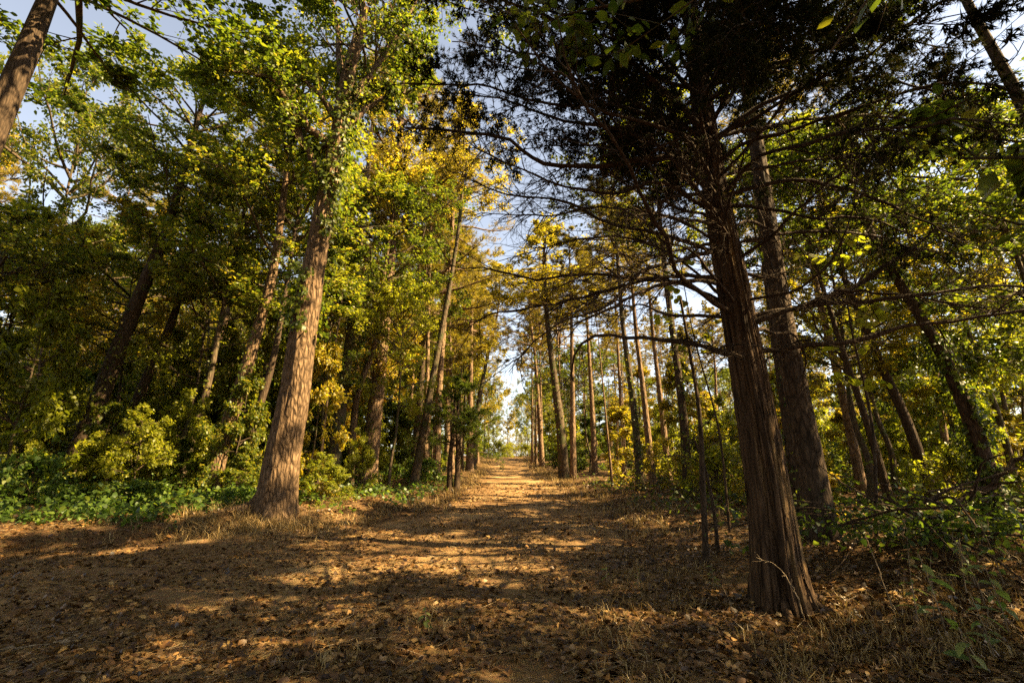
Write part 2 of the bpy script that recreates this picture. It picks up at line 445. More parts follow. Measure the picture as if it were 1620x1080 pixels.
PB = [proto_broad(11, 8, 3.6, leaf=.125), proto_broad(12, 8, 3.4, leaf=.12, mat='leaf_gold', nl=30), proto_broad(13, 8, 3.9, nl=34, leaf=.125, el=(.0, .7)),
      proto_broad(14, 8, 3.5, leaf=.12, mat='leaf_bright', nl=30)]
PP = [proto_pine(21, 9, 3.0), proto_pine(22, 9, 2.7, nl=38), proto_pine(23, 9, 3.3, nl=48)]
lin = lambda u: np.clip(1.15 - u, .2, 1)
# understory saplings: flat leafy layers from near the ground up
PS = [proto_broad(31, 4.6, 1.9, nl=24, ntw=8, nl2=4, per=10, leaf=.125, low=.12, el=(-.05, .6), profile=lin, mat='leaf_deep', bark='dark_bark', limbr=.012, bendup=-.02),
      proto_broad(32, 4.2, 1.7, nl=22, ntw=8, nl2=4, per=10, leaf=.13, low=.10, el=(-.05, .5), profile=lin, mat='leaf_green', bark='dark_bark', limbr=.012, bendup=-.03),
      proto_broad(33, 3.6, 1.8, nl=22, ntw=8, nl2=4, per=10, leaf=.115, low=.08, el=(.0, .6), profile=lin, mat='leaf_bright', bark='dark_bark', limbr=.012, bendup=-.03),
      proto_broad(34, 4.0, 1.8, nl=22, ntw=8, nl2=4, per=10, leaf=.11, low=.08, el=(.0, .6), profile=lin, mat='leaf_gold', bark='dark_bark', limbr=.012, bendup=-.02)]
# low bushes
PBU = [proto_broad(41, .75, .85, nl=22, ntw=5, nl2=2, per=8, leaf=.085, el=(.1, 1.2), mat='leaf_deep', bark='dark_bark', limbr=.008),
       proto_broad(42, .9, .9, nl=22, ntw=5, nl2=2, per=8, leaf=.08, el=(.2, 1.2), mat='leaf_bright', bark='dark_bark', limbr=.008),
       proto_broad(43, .55, .9, nl=20, ntw=5, nl2=2, per=8, leaf=.10, el=(.1, 1.1), mat='ground_leaf', bark='dark_bark', limbr=.008)]

# ------------------------------------------------------------------ trunks
def trunk_geo(pts, r0, r1, sides=10, seg=26, flare=.0, rough=.0, seed=0, flute=0.0, flute_h=1.2, strip=0.0):
    """tapered trunk along pts; flare widens the foot, rough adds bark ridges, flute adds buttress lobes at the foot"""
    pts = np.asarray(pts, float)
    t = np.linspace(0, 1, seg)
    if flare or flute: t = t ** 1.35
    P = poly_eval(pts, t)
    h = np.concatenate([[0], np.cumsum(np.linalg.norm(np.diff(P, axis=0), axis=1))])
    r = r0 + (r1 - r0) * (h / h[-1]) ** .8
    r = r * (1 + flare * np.exp(-h / .28))
    a = np.arange(sides) / sides * 2 * np.pi
    A, Hh = np.meshgrid(a, h)
    R = np.repeat(r[:, None], sides, 1)
    if flute:
        lob = .5 * np.cos(5 * A + .6 + .25 * Hh) + .35 * np.cos(8 * A + 1.9 - .2 * Hh) + .25 * np.cos(13 * A + .3)
        R = R * (1 + flute * lob * (np.exp(-Hh / flute_h) + .3))
    if rough:
        ca, sa = np.cos(A), np.sin(A)
        n = vnoise(ca * 6 + 20, sa * 6 + Hh * 1.2, seed) + .6 * vnoise(ca * 13 + 40 + Hh * 1.5, sa * 13 + Hh * 3.0, seed + 1)
        R = R * (1 + rough * (n - .8))
    if strip:
        tw = A + .10 * Hh + .35 * (vnoise(Hh * .7, A * 0, seed) - .5); ca, sa = np.cos(tw), np.sin(tw)
        n = np.abs(vnoise(ca * 5 + 9, sa * 5 + 7 + Hh * .22, seed + 3) - .5) * 2 + .7 * np.abs(vnoise(ca * 11 + 31 + Hh * .3, sa * 11 + 5 + Hh * .4, seed + 4) - .5) * 2 + .35 * vnoise(ca * 24 + 11, sa * 24 + Hh * 1.6, seed + 5)
        R = R * (1 + strip * (n - .9))
    T = nrm(np.gradient(P, axis=0)); ref = np.array([1.0, .1, 0])
    B = nrm(np.cross(T, ref)); C = np.cross(B, T)
    V = P[:, None, :] + R[..., None] * (C[:, None, :] * np.cos(a)[None, :, None] + B[:, None, :] * np.sin(a)[None, :, None])
    idx = np.arange(seg * sides).reshape(seg, sides); nx = np.roll(idx, -1, axis=1)
    q = np.stack([idx[:-1], nx[:-1], nx[1:], idx[1:]], -1).reshape(-1, 4)
    g = Geo(); g.add(V.reshape(-1, 3), q=q)
    return g, P, r

def ivy_on(P, r, rng, n, size, lo, hi, spread=.10):
    g = Geo()
    t = rng.uniform(lo, hi, n) * (len(P) - 1); i = np.clip(t.astype(int), 0, len(P) - 2); f = (t - i)[:, None]
    c = P[i] * (1 - f) + P[i + 1] * f
    az = rng.uniform(0, 2 * np.pi, n)
    keep = .6 * vnoise(t * .22 * 40 / len(P) + 3, np.cos(az) * 1.3 + 5, 77) + .4 * vnoise(t * 1.2 * 40 / len(P), np.sin(az) * 2 + 9, 78) > .48
    o = np.stack([np.cos(az), np.sin(az), 0 * az], -1)
    p = c + o * (r[i][:, None] + np.abs(rng.normal(.02, spread, n))[:, None])
    p, o = p[keep], o[keep]
    add_leaves(g, p, o * .5 + rng.normal(0, .4, p.shape) + np.array([0, 0, -.7]), o + rng.normal(0, .4, p.shape) + np.array([0, 0, .5]), size * rng.uniform(.6, 1.2, len(p)))
    return g

def axis_matrix(p, d, s, spin):
    q = Vector((0, 0, 1)).rotation_difference(Vector(d))
    return Matrix.Translation(Vector(p)) @ q.to_matrix().to_4x4() @ Matrix.Rotation(spin, 4, 'Z') @ Matrix.Diagonal((s[0], s[0], s[1], 1))

def traced_tree(name, label, px, wpx, Y=None, height=14, crown=None, cfrac=.5, cr=1.0, bark='grey_bark', ivy=0, ivy_rng=(0, .6), ivy_size=.10,
                ivy_mat='leaf_green', cat='tree', group=None, sides=10, seg=26, flare=.25, rough=.05, seed=1, spin=None, up=.75, depth_lean=0.0, sink=.12):
    """trunk through photo pixels px (foot first), standing on the ground below; wpx = width in pixels at the foot and at the last pixel"""
    rng = np.random.default_rng(seed)
    b = foot(*px[0]) if Y is None else at(px[0][0], px[0][1], Y)
    if Y is not None: b[2] = float(zf(b[0], b[1]))
    Yd = b[1]
    pts = [b]
    for (x, y) in px[1:]:
        p = at(x, y, Yd)
        if p[2] > pts[-1][2] + .05: pts.append(p)
    m = ray(px[0][0], px[0][1]); k = np.linalg.norm(ray(px[0][0], px[0][1]) * np.array([0, 1, 1])) if 0 else 1.0
    r0 = wpx[0] * Yd / FPX / 2 * math.cos(PITCH) * .98; rl = wpx[1] * Yd / FPX / 2
    d = nrm(pts[-1] - pts[-2]) if len(pts) > 1 else np.array([0, 0, 1.0])
    d = nrm(d * (1 - up) + np.array([0, 0, 1.0]) * up)
    ztop = b[2] + height
    zc = max(b[2] + height * cfrac, pts[-1][2] + .05)
    pc = pts[-1] + d * max((zc - pts[-1][2]) / d[2], .05)
    tipp = pc + d * max((ztop - zc) / d[2], .8)
    W = np.array(pts + ([pc] if np.linalg.norm(pc - pts[-1]) > .3 else []) + [tipp])
    W[0] = W[0] - np.array([0, 0, sink])
    loc = W[0].copy() + np.array([0, 0, sink])
    root = thing(name, label, cat, loc, group)
    g, P, r = trunk_geo(W - loc, r0, min(r0 * .16, rl * .5), sides=sides, seg=seg, flare=flare, rough=rough, seed=seed)
    g.build('trunk', M[bark], root)
    if crown is not None:
        Lc = np.linalg.norm(tipp - pc)
        mt = axis_matrix(pc - loc, d, (cr, Lc / crown['H']), rng.uniform(0, 6.28) if spin is None else spin)
        link('bough', crown['wood'], root, mt); link('crown', crown['crown'], root, mt)
    if ivy:
        ivy_on(P, r, rng, ivy, ivy_size, *ivy_rng).build('ivy', M[ivy_mat], root)
    return root

META = {}
def register(root, kind, colour, h):
    META[root.name] = (kind, colour, h)
COLOUR = {'leaf_green': 'green', 'leaf_deep': 'deep green', 'leaf_gold': 'golden', 'leaf_bright': 'lime green', 'ground_leaf': 'fresh green', 'needle': 'golden-needled'}
def colour_of(proto): return {m: k for k, m in ((COLOUR[k], M[k].name) for k in COLOUR)}.get(proto['crown'].materials[0].name, 'green')
def free_tree(name, label, cat, x, y, height, crown, cfrac, cr, dia, bark, group, rng, lean=.04, shared=None, ivy=None):
    """a whole tree at a ground position; trunk meshes are shared between alike trees"""
    z = float(zf(x, y))
    root = thing(name, label, cat, (x, y, z), group)
    root.rotation_euler = (rng.normal(0, lean), rng.normal(0, lean), rng.uniform(0, 6.28))
    link('trunk', shared, root, Matrix.Diagonal((dia / .3, dia / .3, height / 20.0, 1)))
    register(root, 'pine' if name == 'pine_tree' else 'broadleaf tree', colour_of(crown), height)
    H = height * (1 - cfrac)
    mt = axis_matrix((0, 0, height * cfrac), (0, 0, 1), (cr, H / crown['H']), 0)
    link('bough', crown['wood'], root, mt); link('crown', crown['crown'], root, mt)
    return root

def shared_trunk(seed, bark, bend):
    rng = np.random.default_rng(seed)
    zs = np.linspace(-.15, 20, 9)
    pts = np.stack([np.cumsum(rng.normal(0, bend, 9)), np.cumsum(rng.normal(0, bend, 9)), zs], -1); pts[:, :2] -= pts[0, :2]
    pts[:, :2] *= (1 - (zs / 20) ** 2)[:, None]
    g, _, _ = trunk_geo(pts, .15, .02, sides=9, seg=28, flare=.2, rough=.06, seed=seed)
    return g.mesh('trunk', M[bark])
ST_P = [shared_trunk(s, 'pine_bark', .05) for s in (1, 2, 3)]
ST_G = [shared_trunk(s, 'grey_bark', .12) for s in (4, 5, 6)]

def add_roots(root, r0, n, thick, bark, seed, reach=1.0):
    r_ = np.random.default_rng(seed); b = np.array(root.location)
    for i in range(n):
        az = i / n * 6.28 + r_.normal(0, .25); L = r_.uniform(.35, .8) * reach; rr = np.linspace(r0 * .55, r0 + L, 9)
        a_ = az + np.cumsum(r_.normal(0, .05, 9)); x = rr * np.cos(a_); y = rr * np.sin(a_)
        z = zf(b[0] + x, b[1] + y) - b[2] + np.linspace(.20, -.07, 9) * np.array([1, .75, .5, .34, .3, .35, .5, .8, 1])
        z[0] += .05
        a = tubes(np.stack([x, y, z], -1)[None], (thick * r_.uniform(.6, 1.1) * np.linspace(1.0, .25, 9))[None], 8)
        g = Geo(); g.add(a[0], q=a[1]); g.build('root', M[bark], root)

# ------------------------------------------------------------------ hero: the furrowed oak on the left
def big_oak():
    b = foot(434, 808); Yd = b[1]
    px = [(448, 720), (463, 640), (478, 540), (492, 450), (506, 370), (520, 290), (534, 215), (541, 160)]
    pts = [b + np.array([0, 0, -.15])] + [at(x, y, Yd) for x, y in px]
    root = thing('oak_tree', 'thick furrowed oak with its sunlit foot on the mound left of the trail', 'tree', b)
    top = pts[-1]; tip = top + np.array([.3, .2, 3.4])
    W = np.array(pts + [tip]) - b
    r0 = 56 * Yd / FPX / 2
    g, P, r = trunk_geo(W, r0, r0 * .26, sides=64, seg=200, flare=.30, rough=.16, seed=3, flute=.05, flute_h=.5)
    trunk = g.build('trunk', M['oak'], root)
    rng = np.random.default_rng(5)
    limbs = [[(541, 200), (505, 150), (470, 110), (440, 60)], [(545, 175), (590, 110), (640, 40), (680, -40)], [(538, 215), (500, 240), (470, 205)],
             [(541, 160), (535, 60), (515, -60)], [(543, 165), (570, 60), (575, -80)], [(520, 300), (488, 240), (468, 190), (462, 120)],
             [(530, 235), (480, 195), (430, 130), (350, 110)], [(536, 205), (600, 160), (650, 145)]]
    dz = [-.5, .6, .2, 1.2, -1.0, -.6, -1.4, .9]
    for L, q in zip(limbs, dz):
        pp = np.array([at(x, y, Yd + q * i / (len(L) - 1)) for i, (x, y) in enumerate(L)]) - b
        t = np.linspace(0, 1, 14); Q = poly_eval(pp, t)
        Q[2:] += rng.normal(0, .03, Q[2:].shape)
        a = tubes(Q[None], (np.linspace(.11, .025, 14) * (1 if q else .7))[None], 8)
        lg = Geo(); lg.add(a[0], q=a[1])
        Ln = np.array([np.linalg.norm(pp[-1] - pp[0])])
        T1, l1 = sub_twigs(rng, Q[None], Ln, 26, .25, 1, .40, 5); T2, l2 = sub_twigs(rng, T1, l1, 5, .2, 1, .5, 3)
        a = tubes(T1, (.006 + .006 * l1)[:, None] * np.linspace(1, .3, 5), 4); lg.add(a[0], q=a[1])
        a = tubes(T2, np.full((len(l2), 1), .004) * np.linspace(1, .4, 3), 3); lg.add(a[0], q=a[1])
        lb = lg.build('limb', M['oak'], root)
        lv = Geo(); leaves_on(lv, rng, T2, 8, .12, False); leaves_on(lv, rng, T1, 8, .12, False, t0=.4)
        lv.build('crown', M['leaf_green'], lb)
    mt = axis_matrix(tip - b - np.array([0, 0, 2.2]), (0.05, 0, 1), (1.0, .8), 1.0)
    link('bough', PB[0]['wood'], root, mt); link('crown', PB[0]['crown'], root, mt)
    ivy_on(P, r, rng, 5600, .13, .40, .88, .22).build('ivy', M['leaf_green'], root)
    add_roots(root, r0 * 1.25, 8, .15, 'oak', 22)
    return root
big_oak()

# ------------------------------------------------------------------ hero: the dark cedar on the right
def red_cedar():
    b = foot(1240, 962); Yd = b[1]
    root = thing('cedar_tree', 'large dark cedar with fluted reddish trunk and bare drooping branches', 'tree', b)
    px = [(1232, 900), (1222, 820), (1207, 720), (1190, 620), (1172, 520), (1155, 430), (1140, 350), (1126, 270), (1114, 190), (1104, 110)]
    dep = np.linspace(0, .15, len(px))
    pts = [b + np.array([.02, 0, -.12])] + [at(x, y, Yd + q) for (x, y), q in zip(px, dep)]
    d = nrm(pts[-1] - pts[-3]); d = nrm(d * .5 + np.array([0, 0, .5])); tip = pts[-1] + d * 5.0
    W = np.array(pts + [pts[-1] + d * 2.5, tip]) - b
    r0 = 68 * Yd / FPX / 2
    g, P, r = trunk_geo(W, r0, .05, sides=112, seg=220, flare=.50, rough=.06, seed=9, flute=.19, flute_h=.9, strip=.17)
    g.build('trunk', M['cedar_bark'], root)
    rng = np.random.default_rng(8)
    # loose strips of peeling bark
    n = 260; iz = rng.integers(4, 170, n); az = rng.uniform(0, 6.28, n); ln = rng.uniform(.10, .45, n); k = 7
    Q = np.zeros((n, k, 3))
    for j in range(k):
        f = j / (k - 1); ii = np.clip((iz + f * ln / .035).astype(int), 0, len(P) - 1)
        off = r[ii] * 1.03 + .002 + .030 * (f - .45) ** 2 * rng.uniform(.2, 1.4, n)
        Q[:, j] = P[ii] + np.stack([np.cos(az), np.sin(az), 0 * az], -1) * off[:, None]
    wd = rng.uniform(.004, .011, n)[:, None] * np.sin(np.linspace(.25, 2.9, k))[None]
    tn = np.stack([-np.sin(az), np.cos(az), 0 * az], -1)[:, None, :]
    A_, B_ = Q - tn * wd[..., None], Q + tn * wd[..., None]
    V = np.stack([A_, B_], 2).reshape(-1, 3); base = (np.arange(n) * k * 2)[:, None, None]
    q = np.array([(2 * j, 2 * j + 1, 2 * j + 3, 2 * j + 2) for j in range(k - 1)])[None] + base
    pg = Geo(); pg.add(V, q=q.reshape(-1, 4)); tag(pg.build('peeling_bark', M['cedar_bark'], root), kind='stuff')
    add_roots(root, r0 * 1.15, 7, .075, 'cedar_bark', 21, .5)
    def trunk_at(z):
        i = int(np.argmin(np.abs(P[:, 2] - z))); return P[i], r[i]
    fol = Geo()
    def branch(Q, rb, ntw, nt2, green=0.0, mat='dark_bark', lo=.15, tipf=.14):
        Q = np.asarray(Q); k = len(Q)
        L = np.array([np.linalg.norm(np.diff(Q, axis=0), axis=1).sum()])
        bg = Geo()
        a = tubes(Q[None], (rb * .62 * np.linspace(1, tipf, k) * (1 + .12 * rng.normal(0, 1, k)))[None], 7); bg.add(a[0], q=a[1])
        T1, l1 = sub_twigs(rng, Q[None], L, ntw, lo, 1, .30, 6, ang=(.45, 1.1), wob=.16, bend=-.03, flat=.35)
        T2, l2 = sub_twigs(rng, T1, l1, nt2, .15, 1, .42, 4, ang=(.4, 1.1), wob=.2, bend=-.04, flat=.2)
        T3, l3 = sub_twigs(rng, T2, l2, 2, .2, 1, .45, 2, ang=(.4, 1.0), wob=.2, bend=-.05, flat=.2)
        a = tubes(T1, (.0045 + .0045 * l1)[:, None] * np.linspace(1, .3, 6), 3); bg.add(a[0], q=a[1])
        a = tubes(T2, (.0022 + .003 * l2)[:, None] * np.linspace(1, .4, 4), 3); bg.add(a[0], q=a[1])
        a = tubes(T3, np.full((len(l3), 1), .0018) * np.linspace(1, .5, 2), 3); bg.add(a[0], q=a[1])
        bg.build('branch', M[mat], root)
        if green > 0:
            for T in (T2, T3):
                sel = rng.uniform(0, 1, len(T)) < green
                T = T[sel]
                for f in ((.33, .66, 1.0) if T.shape[1] > 2 else (0, 1.0)):
                    j = int(round(f * (T.shape[1] - 1)))
                    add_needles(fol, T[:, j] + rng.normal(0, .03, T[:, j].shape), nrm(T[:, -1] - T[:, 0]) + np.array([0, 0, -.1]), .08, .012, 9, .6, rng)
    traced = [([(1120, 300), (1060, 252), (1010, 258), (960, 268), (900, 268), (850, 258), (820, 240), (800, 226), (740, 218), (640, 212)], .060, (0, -.3), .15),
              ([(1140, 440), (1060, 437), (1000, 448), (960, 462), (900, 480), (830, 493), (785, 500), (740, 525)], .040, (0, .5), 0),
              ([(1130, 400), (1050, 370), (960, 345), (900, 318), (800, 302), (720, 272)], .038, (0, .9), 0),
              ([(1120, 330), (1040, 296), (960, 308), (880, 300), (820, 282), (740, 250)], .036, (0, -.7), 0),
              ([(1115, 280), (1000, 215), (900, 200), (800, 170), (690, 160)], .04, (0, .2), .5), ([(1110, 230), (1000, 170), (880, 160), (760, 130), (640, 120)], .04, (0, -.4), .9), ([(1106, 150), (1000, 70), (880, 30), (760, -20)], .04, (0, .1), .95), ([(1104, 120), (1020, 20), (920, -30), (800, -60)], .04, (0, -.8), .95), ([(1108, 190), (980, 110), (860, 85), (720, 60)], .04, (0, .9), .9),
              ([(1130, 380), (1040, 340), (930, 330), (840, 345), (760, 340)], .03, (0, -.5), 0), ([(1145, 470), (1060, 400), (980, 380), (900, 390), (800, 425)], .028, (0, .9), 0),
              ([(1112, 250), (1040, 190), (960, 150), (860, 110), (760, 60)], .050, (0, .5), .7),
              ([(1108, 200), (1030, 120), (930, 60), (820, 10), (700, -30)], .050, (0, -.5), .9),
              ([(1195, 508), (1260, 482), (1330, 455), (1390, 410), (1430, 386), (1470, 350)], .050, (0, -.25), 0),
              ([(1320, 459), (1420, 455), (1500, 462), (1610, 472)], .026, (-.15, -.5), 0),
              ([(1165, 385), (1230, 371), (1290, 366), (1380, 372), (1460, 392), (1540, 400)], .036, (0, .5), 0),
              ([(1150, 310), (1250, 288), (1400, 312), (1480, 340), (1540, 372)], .040, (0, -.6), .1),
              ([(1135, 352), (1112, 315), (1090, 285), (1080, 240), (1075, 180)], .055, (0, -.35), .1),
              ([(1120, 230), (1200, 170), (1300, 130), (1420, 120), (1520, 150)], .05, (0, -.6), .8),
              ([(1118, 200), (1180, 120), (1260, 50), (1380, 10)], .05, (0, .3), .9),
              ([(1112, 160), (1250, 90), (1380, 60), (1500, 70)], .045, (0, -.3), .95), ([(1120, 220), (1260, 190), (1400, 190), (1520, 220)], .045, (0, .5), .85),
              ([(1160, 560), (1100, 545), (1040, 540)], .016, (0, .3), 0), ([(1210, 575), (1240, 545), (1290, 520)], .016, (0, .2), 0)]
    for L, rb, (d0, d1), gr in traced:
        pp = np.array([at(x, y, Yd + d0 + (d1 - d0) * i / (len(L) - 1)) for i, (x, y) in enumerate(L)]) - b
        Q = poly_eval(pp, np.linspace(0, 1, 26)); n = rng.normal(0, .012, Q.shape); n[0] = 0; Q = Q + np.cumsum(n, 0) * .8
        branch(Q, rb * 1.15, 34 if gr < .2 else 22, 7, gr, tipf=.26)
    # unplanned branches all round, bare below, dark sprays above
    for i in range(86):
        z = 2.55 + 6.8 * (i / 86) ** 1.05 + rng.normal(0, .1)
        p, rr = trunk_at(z)
        az = i * 2.4 + rng.normal(0, .35)
        top = np.clip((z - 2.4) / 7.5, 0, 1)
        L = (4.1 - 2.2 * top) * rng.uniform(.65, 1.1)
        e = .25 + .35 * top + rng.normal(0, .12)
        dirv = rdirs(rng, np.array([az]), np.array([e]))
        if dirv[0, 1] < -.35 and z < 4.2: L *= .55          # few low branches reach out towards the camera
        Q, _ = curve_limbs(rng, p[None], dirv, np.array([L]), 18, .15, np.array([-.030]))
        gr = 0.0 if z < 4.2 else min(.95, (z - 4.2) / 1.6)
        branch(Q[0], .012 + .011 * L, 16, 7, gr, lo=.2)
    fol.build('crown', M['cedar'], root, smooth=False)
red_cedar()

# ------------------------------------------------------------------ traced trees of the photograph
T = traced_tree
T('leaning_tree', 'thick dark trunk crossing the upper left corner with a broken stub', [(-330, 880), (-130, 480), (-40, 270), (45, 75), (75, 0)], (84, 74), Y=6.6, height=13, crown=PB[2], cfrac=.52, cr=1.3, bark='dark_bark', sides=24, seg=60, rough=.10, seed=51, up=.8)
T('leaning_tree', 'dark trunk leaning right behind the groundcover at far left', [(105, 742), (135, 690), (165, 610), (200, 520), (232, 440), (268, 350)], (34, 20), Y=14, height=15, crown=PB[0], cfrac=.62, bark='dark_bark', ivy=900, ivy_rng=(.15, .6), seed=52, up=.6)
T('leaning_tree', 'slimmer dark trunk leaning right, second from the left edge', [(178, 742), (215, 640), (247, 565), (275, 500)], (22, 15), Y=15.5, height=12, crown=PB[2], cfrac=.55, bark='dark_bark', ivy=600, seed=53, up=.6)
T('slender_tree', 'slim trunk between the leaning dark trunks and the sunlit leaning one', [(283, 770), (305, 690), (325, 625)], (15, 11), Y=14.5, height=11, crown=PB[0], cfrac=.5, bark='grey_bark', ivy=500, seed=54, up=.7)
T('leaning_tree', 'patchily sunlit leaning trunk just left of the furrowed oak', [(335, 770), (352, 700), (380, 615), (408, 520), (432, 430), (446, 330)], (27, 18), Y=12.8, height=14, crown=PB[3], cfrac=.66, bark='oak', ivy=1400, ivy_rng=(.1, .65), seed=55, sides=16, seg=40, up=.6)
T('slender_tree', 'thin dark trunk close behind the left side of the furrowed oak', [(378, 745), (405, 660), (428, 585), (442, 520)], (17, 12), Y=13.5, height=11, crown=PB[2], cfrac=.5, bark='dark_bark', ivy=400, seed=56, up=.6)
T('sapling_tree', 'very thin sapling stem just right of the furrowed oak', [(504, 745), (512, 680), (523, 590), (536, 510)], (7, 5), Y=15, height=8, crown=PS[2], cfrac=.55, cr=.7, bark='dark_bark', seed=57)
T('mid_tree', 'dark trunk with leafy vines standing right of the thin sapling', [(522, 770), (532, 700), (545, 600), (562, 470)], (25, 18), Y=17, height=17, crown=PB[1], cfrac=.55, ivy=1100, ivy_rng=(.1, .6), seed=58)
T('slender_tree', 'narrow trunk with pale sunlit foot between two vine-clad trunks left of trail', [(553, 757), (558, 690), (566, 620), (590, 555)], (15, 10), Y=17.5, height=13, crown=PB[0], cfrac=.55, bark='oak', seed=59)
T('pine_tree', 'tall brown pine with forking golden crown, left of the trail', [(582, 748), (592, 660), (602, 570), (616, 430)], (30, 22), Y=19, height=22, crown=PP[2], cfrac=.5, cr=1.5, bark='pine_bark', ivy=1200, ivy_rng=(.05, .45), seed=60, sides=16, seg=40)
T('slender_tree', 'dark leafy trunk standing behind the pale green groundcover left of trail', [(655, 747), (660, 680), (667, 590)], (16, 12), Y=24, height=15, crown=PB[0], cfrac=.45, bark='dark_bark', ivy=900, ivy_rng=(.05, .6), seed=61)
T('pine_tree', 'lit pine with golden crown above the dark juniper', [(743, 735), (744, 640), (745, 560)], (13, 9), Y=34, height=17, crown=PP[0], cfrac=.40, cr=1.4, bark='pine_bark', seed=62)
T('pine_tree', 'far pine whose crown closes the left side of the sky gap', [(708, 738), (708, 640), (709, 560)], (12, 8), Y=36, height=23, crown=PP[1], cfrac=.42, cr=1.6, bark='pine_bark', seed=63)
T('pine_tree', 'bare straight pine trunk at the right edge of the trail, third from the gap', [(907, 757), (906, 650), (904, 510)], (12, 9), height=15, crown=PP[1], cfrac=.62, cr=1.2, bark='pine_bark', seed=64)
T('pine_tree', 'pale sunlit pine trunk right of the trail beside bright shrubs', [(941, 748), (937, 650), (929, 510)], (11, 9), Y=29, height=15, crown=PP[0], cfrac=.62, cr=1.2, bark='pine_bark', seed=65)
T('mid_tree', 'forked tree leaning left over the right edge of the trail', [(893, 757), (888, 690), (880, 620), (872, 560), (866, 510)], (19, 11), height=15.5, crown=PB[1], cfrac=.52, cr=1.35, bark='grey_bark', ivy=500, ivy_rng=(.2, .7), seed=66)
T('pine_tree', 'dark thin pine trunk of a close pair at the right of the trail crest', [(842, 738), (842, 640)], (5, 4), Y=48, height=18, crown=PP[1], cfrac=.5, bark='pine_bark', seed=67)
T('pine_tree', 'second of the close thin pair at the right of the trail crest', [(848, 737), (848, 640)], (5, 4), Y=47, height=17, crown=PP[2], cfrac=.5, bark='pine_bark', seed=68)
T('pine_tree', 'dark trunk with vines at the start of the right-hand row of pines', [(1013, 765), (1003, 650), (984, 500)], (15, 11), Y=17, height=13.5, crown=PP[0], cfrac=.6, cr=.9, bark='grey_bark', ivy=700, ivy_rng=(.05, .5), seed=69)
T('pine_tree', 'brown straight pine second in the right-hand row', [(1031, 735), (1020, 640), (1004, 500)], (13, 10), Y=20, height=14, crown=PP[1], cfrac=.6, cr=.9, bark='pine_bark', seed=70)
T('pine_tree', 'thin pine third in the right-hand row, left of the dead snag', [(1056, 735), (1046, 640), (1032, 520)], (12, 9), Y=22, height=14, crown=PP[2], cfrac=.6, cr=.9, bark='pine_bark', seed=71)
T('pine_tree', 'thin dark pine just left of the right-hand row', [(987, 735), (983, 650), (978, 560)], (8, 6), Y=27, height=18, crown=PP[0], cfrac=.6, bark='pine_bark', seed=72)
T('mid_tree', 'vine-wrapped dark trunk between the pine row and the cedar', [(1088, 770), (1080, 650), (1066, 540), (1052, 430)], (17, 11), Y=15, height=15, crown=PB[3], cfrac=.55, bark='dark_bark', ivy=1200, ivy_rng=(.0, .6), seed=73)
T('pine_tree', 'thick grey-brown trunk close behind the right side of the cedar', [(1302, 832), (1280, 720), (1258, 610), (1236, 490), (1218, 370)], (44, 33), Y=7.6, height=17, crown=PP[2], cfrac=.74, cr=.75, bark='brown_bark', seed=74, sides=28, seg=70, rough=.1, flare=.15)
T('mid_tree', 'black trunk half hidden between the cedar and the thick grey trunk', [(1268, 790), (1256, 700), (1240, 600), (1224, 500)], (36, 28), Y=9.5, height=8.2, crown=PB[0], cfrac=.6, cr=.5, bark='dark_bark', seed=75, ivy=700, ivy_rng=(0, .5), sides=16)
T('slender_tree', 'slim dark trunk leaning left beyond the cedar branch', [(1400, 740), (1372, 670), (1345, 590), (1316, 500), (1288, 410)], (14, 10), Y=11, height=10, crown=PB[3], cfrac=.62, cr=.7, bark='dark_bark', seed=76, up=.5)
T('slender_tree', 'stouter dark trunk leaning left, right of the slim leaning one', [(1470, 750), (1432, 660), (1395, 580), (1362, 500), (1328, 420)], (19, 14), Y=11.5, height=10.5, crown=PB[0], cfrac=.62, cr=.7, bark='dark_bark', seed=77, up=.5)
T('pine_tree', 'pale brown trunk seen between the grey trunk and the slim leaning one', [(1362, 760), (1345, 680), (1325, 590), (1302, 500)], (16, 13), Y=15, height=18, crown=PP[0], cfrac=.6, bark='pine_bark', seed=78)
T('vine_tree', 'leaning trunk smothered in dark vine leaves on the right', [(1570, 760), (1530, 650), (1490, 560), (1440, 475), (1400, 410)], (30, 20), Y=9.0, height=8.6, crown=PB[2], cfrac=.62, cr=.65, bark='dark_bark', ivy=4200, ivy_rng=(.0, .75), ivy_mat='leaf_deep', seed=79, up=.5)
T('leaning_tree', 'dark limbed trunk crossing the upper right corner', [(1790, 830), (1700, 480), (1625, 180), (1585, 105), (1528, 0)], (40, 30), Y=6.4, height=13.5, crown=PB[0], cfrac=.74, cr=.9, bark='dark_bark', seed=80, sides=16, up=.6)
T('slender_tree', 'thin trunk with paler bark near the right edge', [(1600, 740), (1580, 660), (1545, 560), (1512, 470)], (12, 9), Y=13, height=11, crown=PB[1], cfrac=.55, cr=.8, bark='grey_bark', seed=81, up=.6)

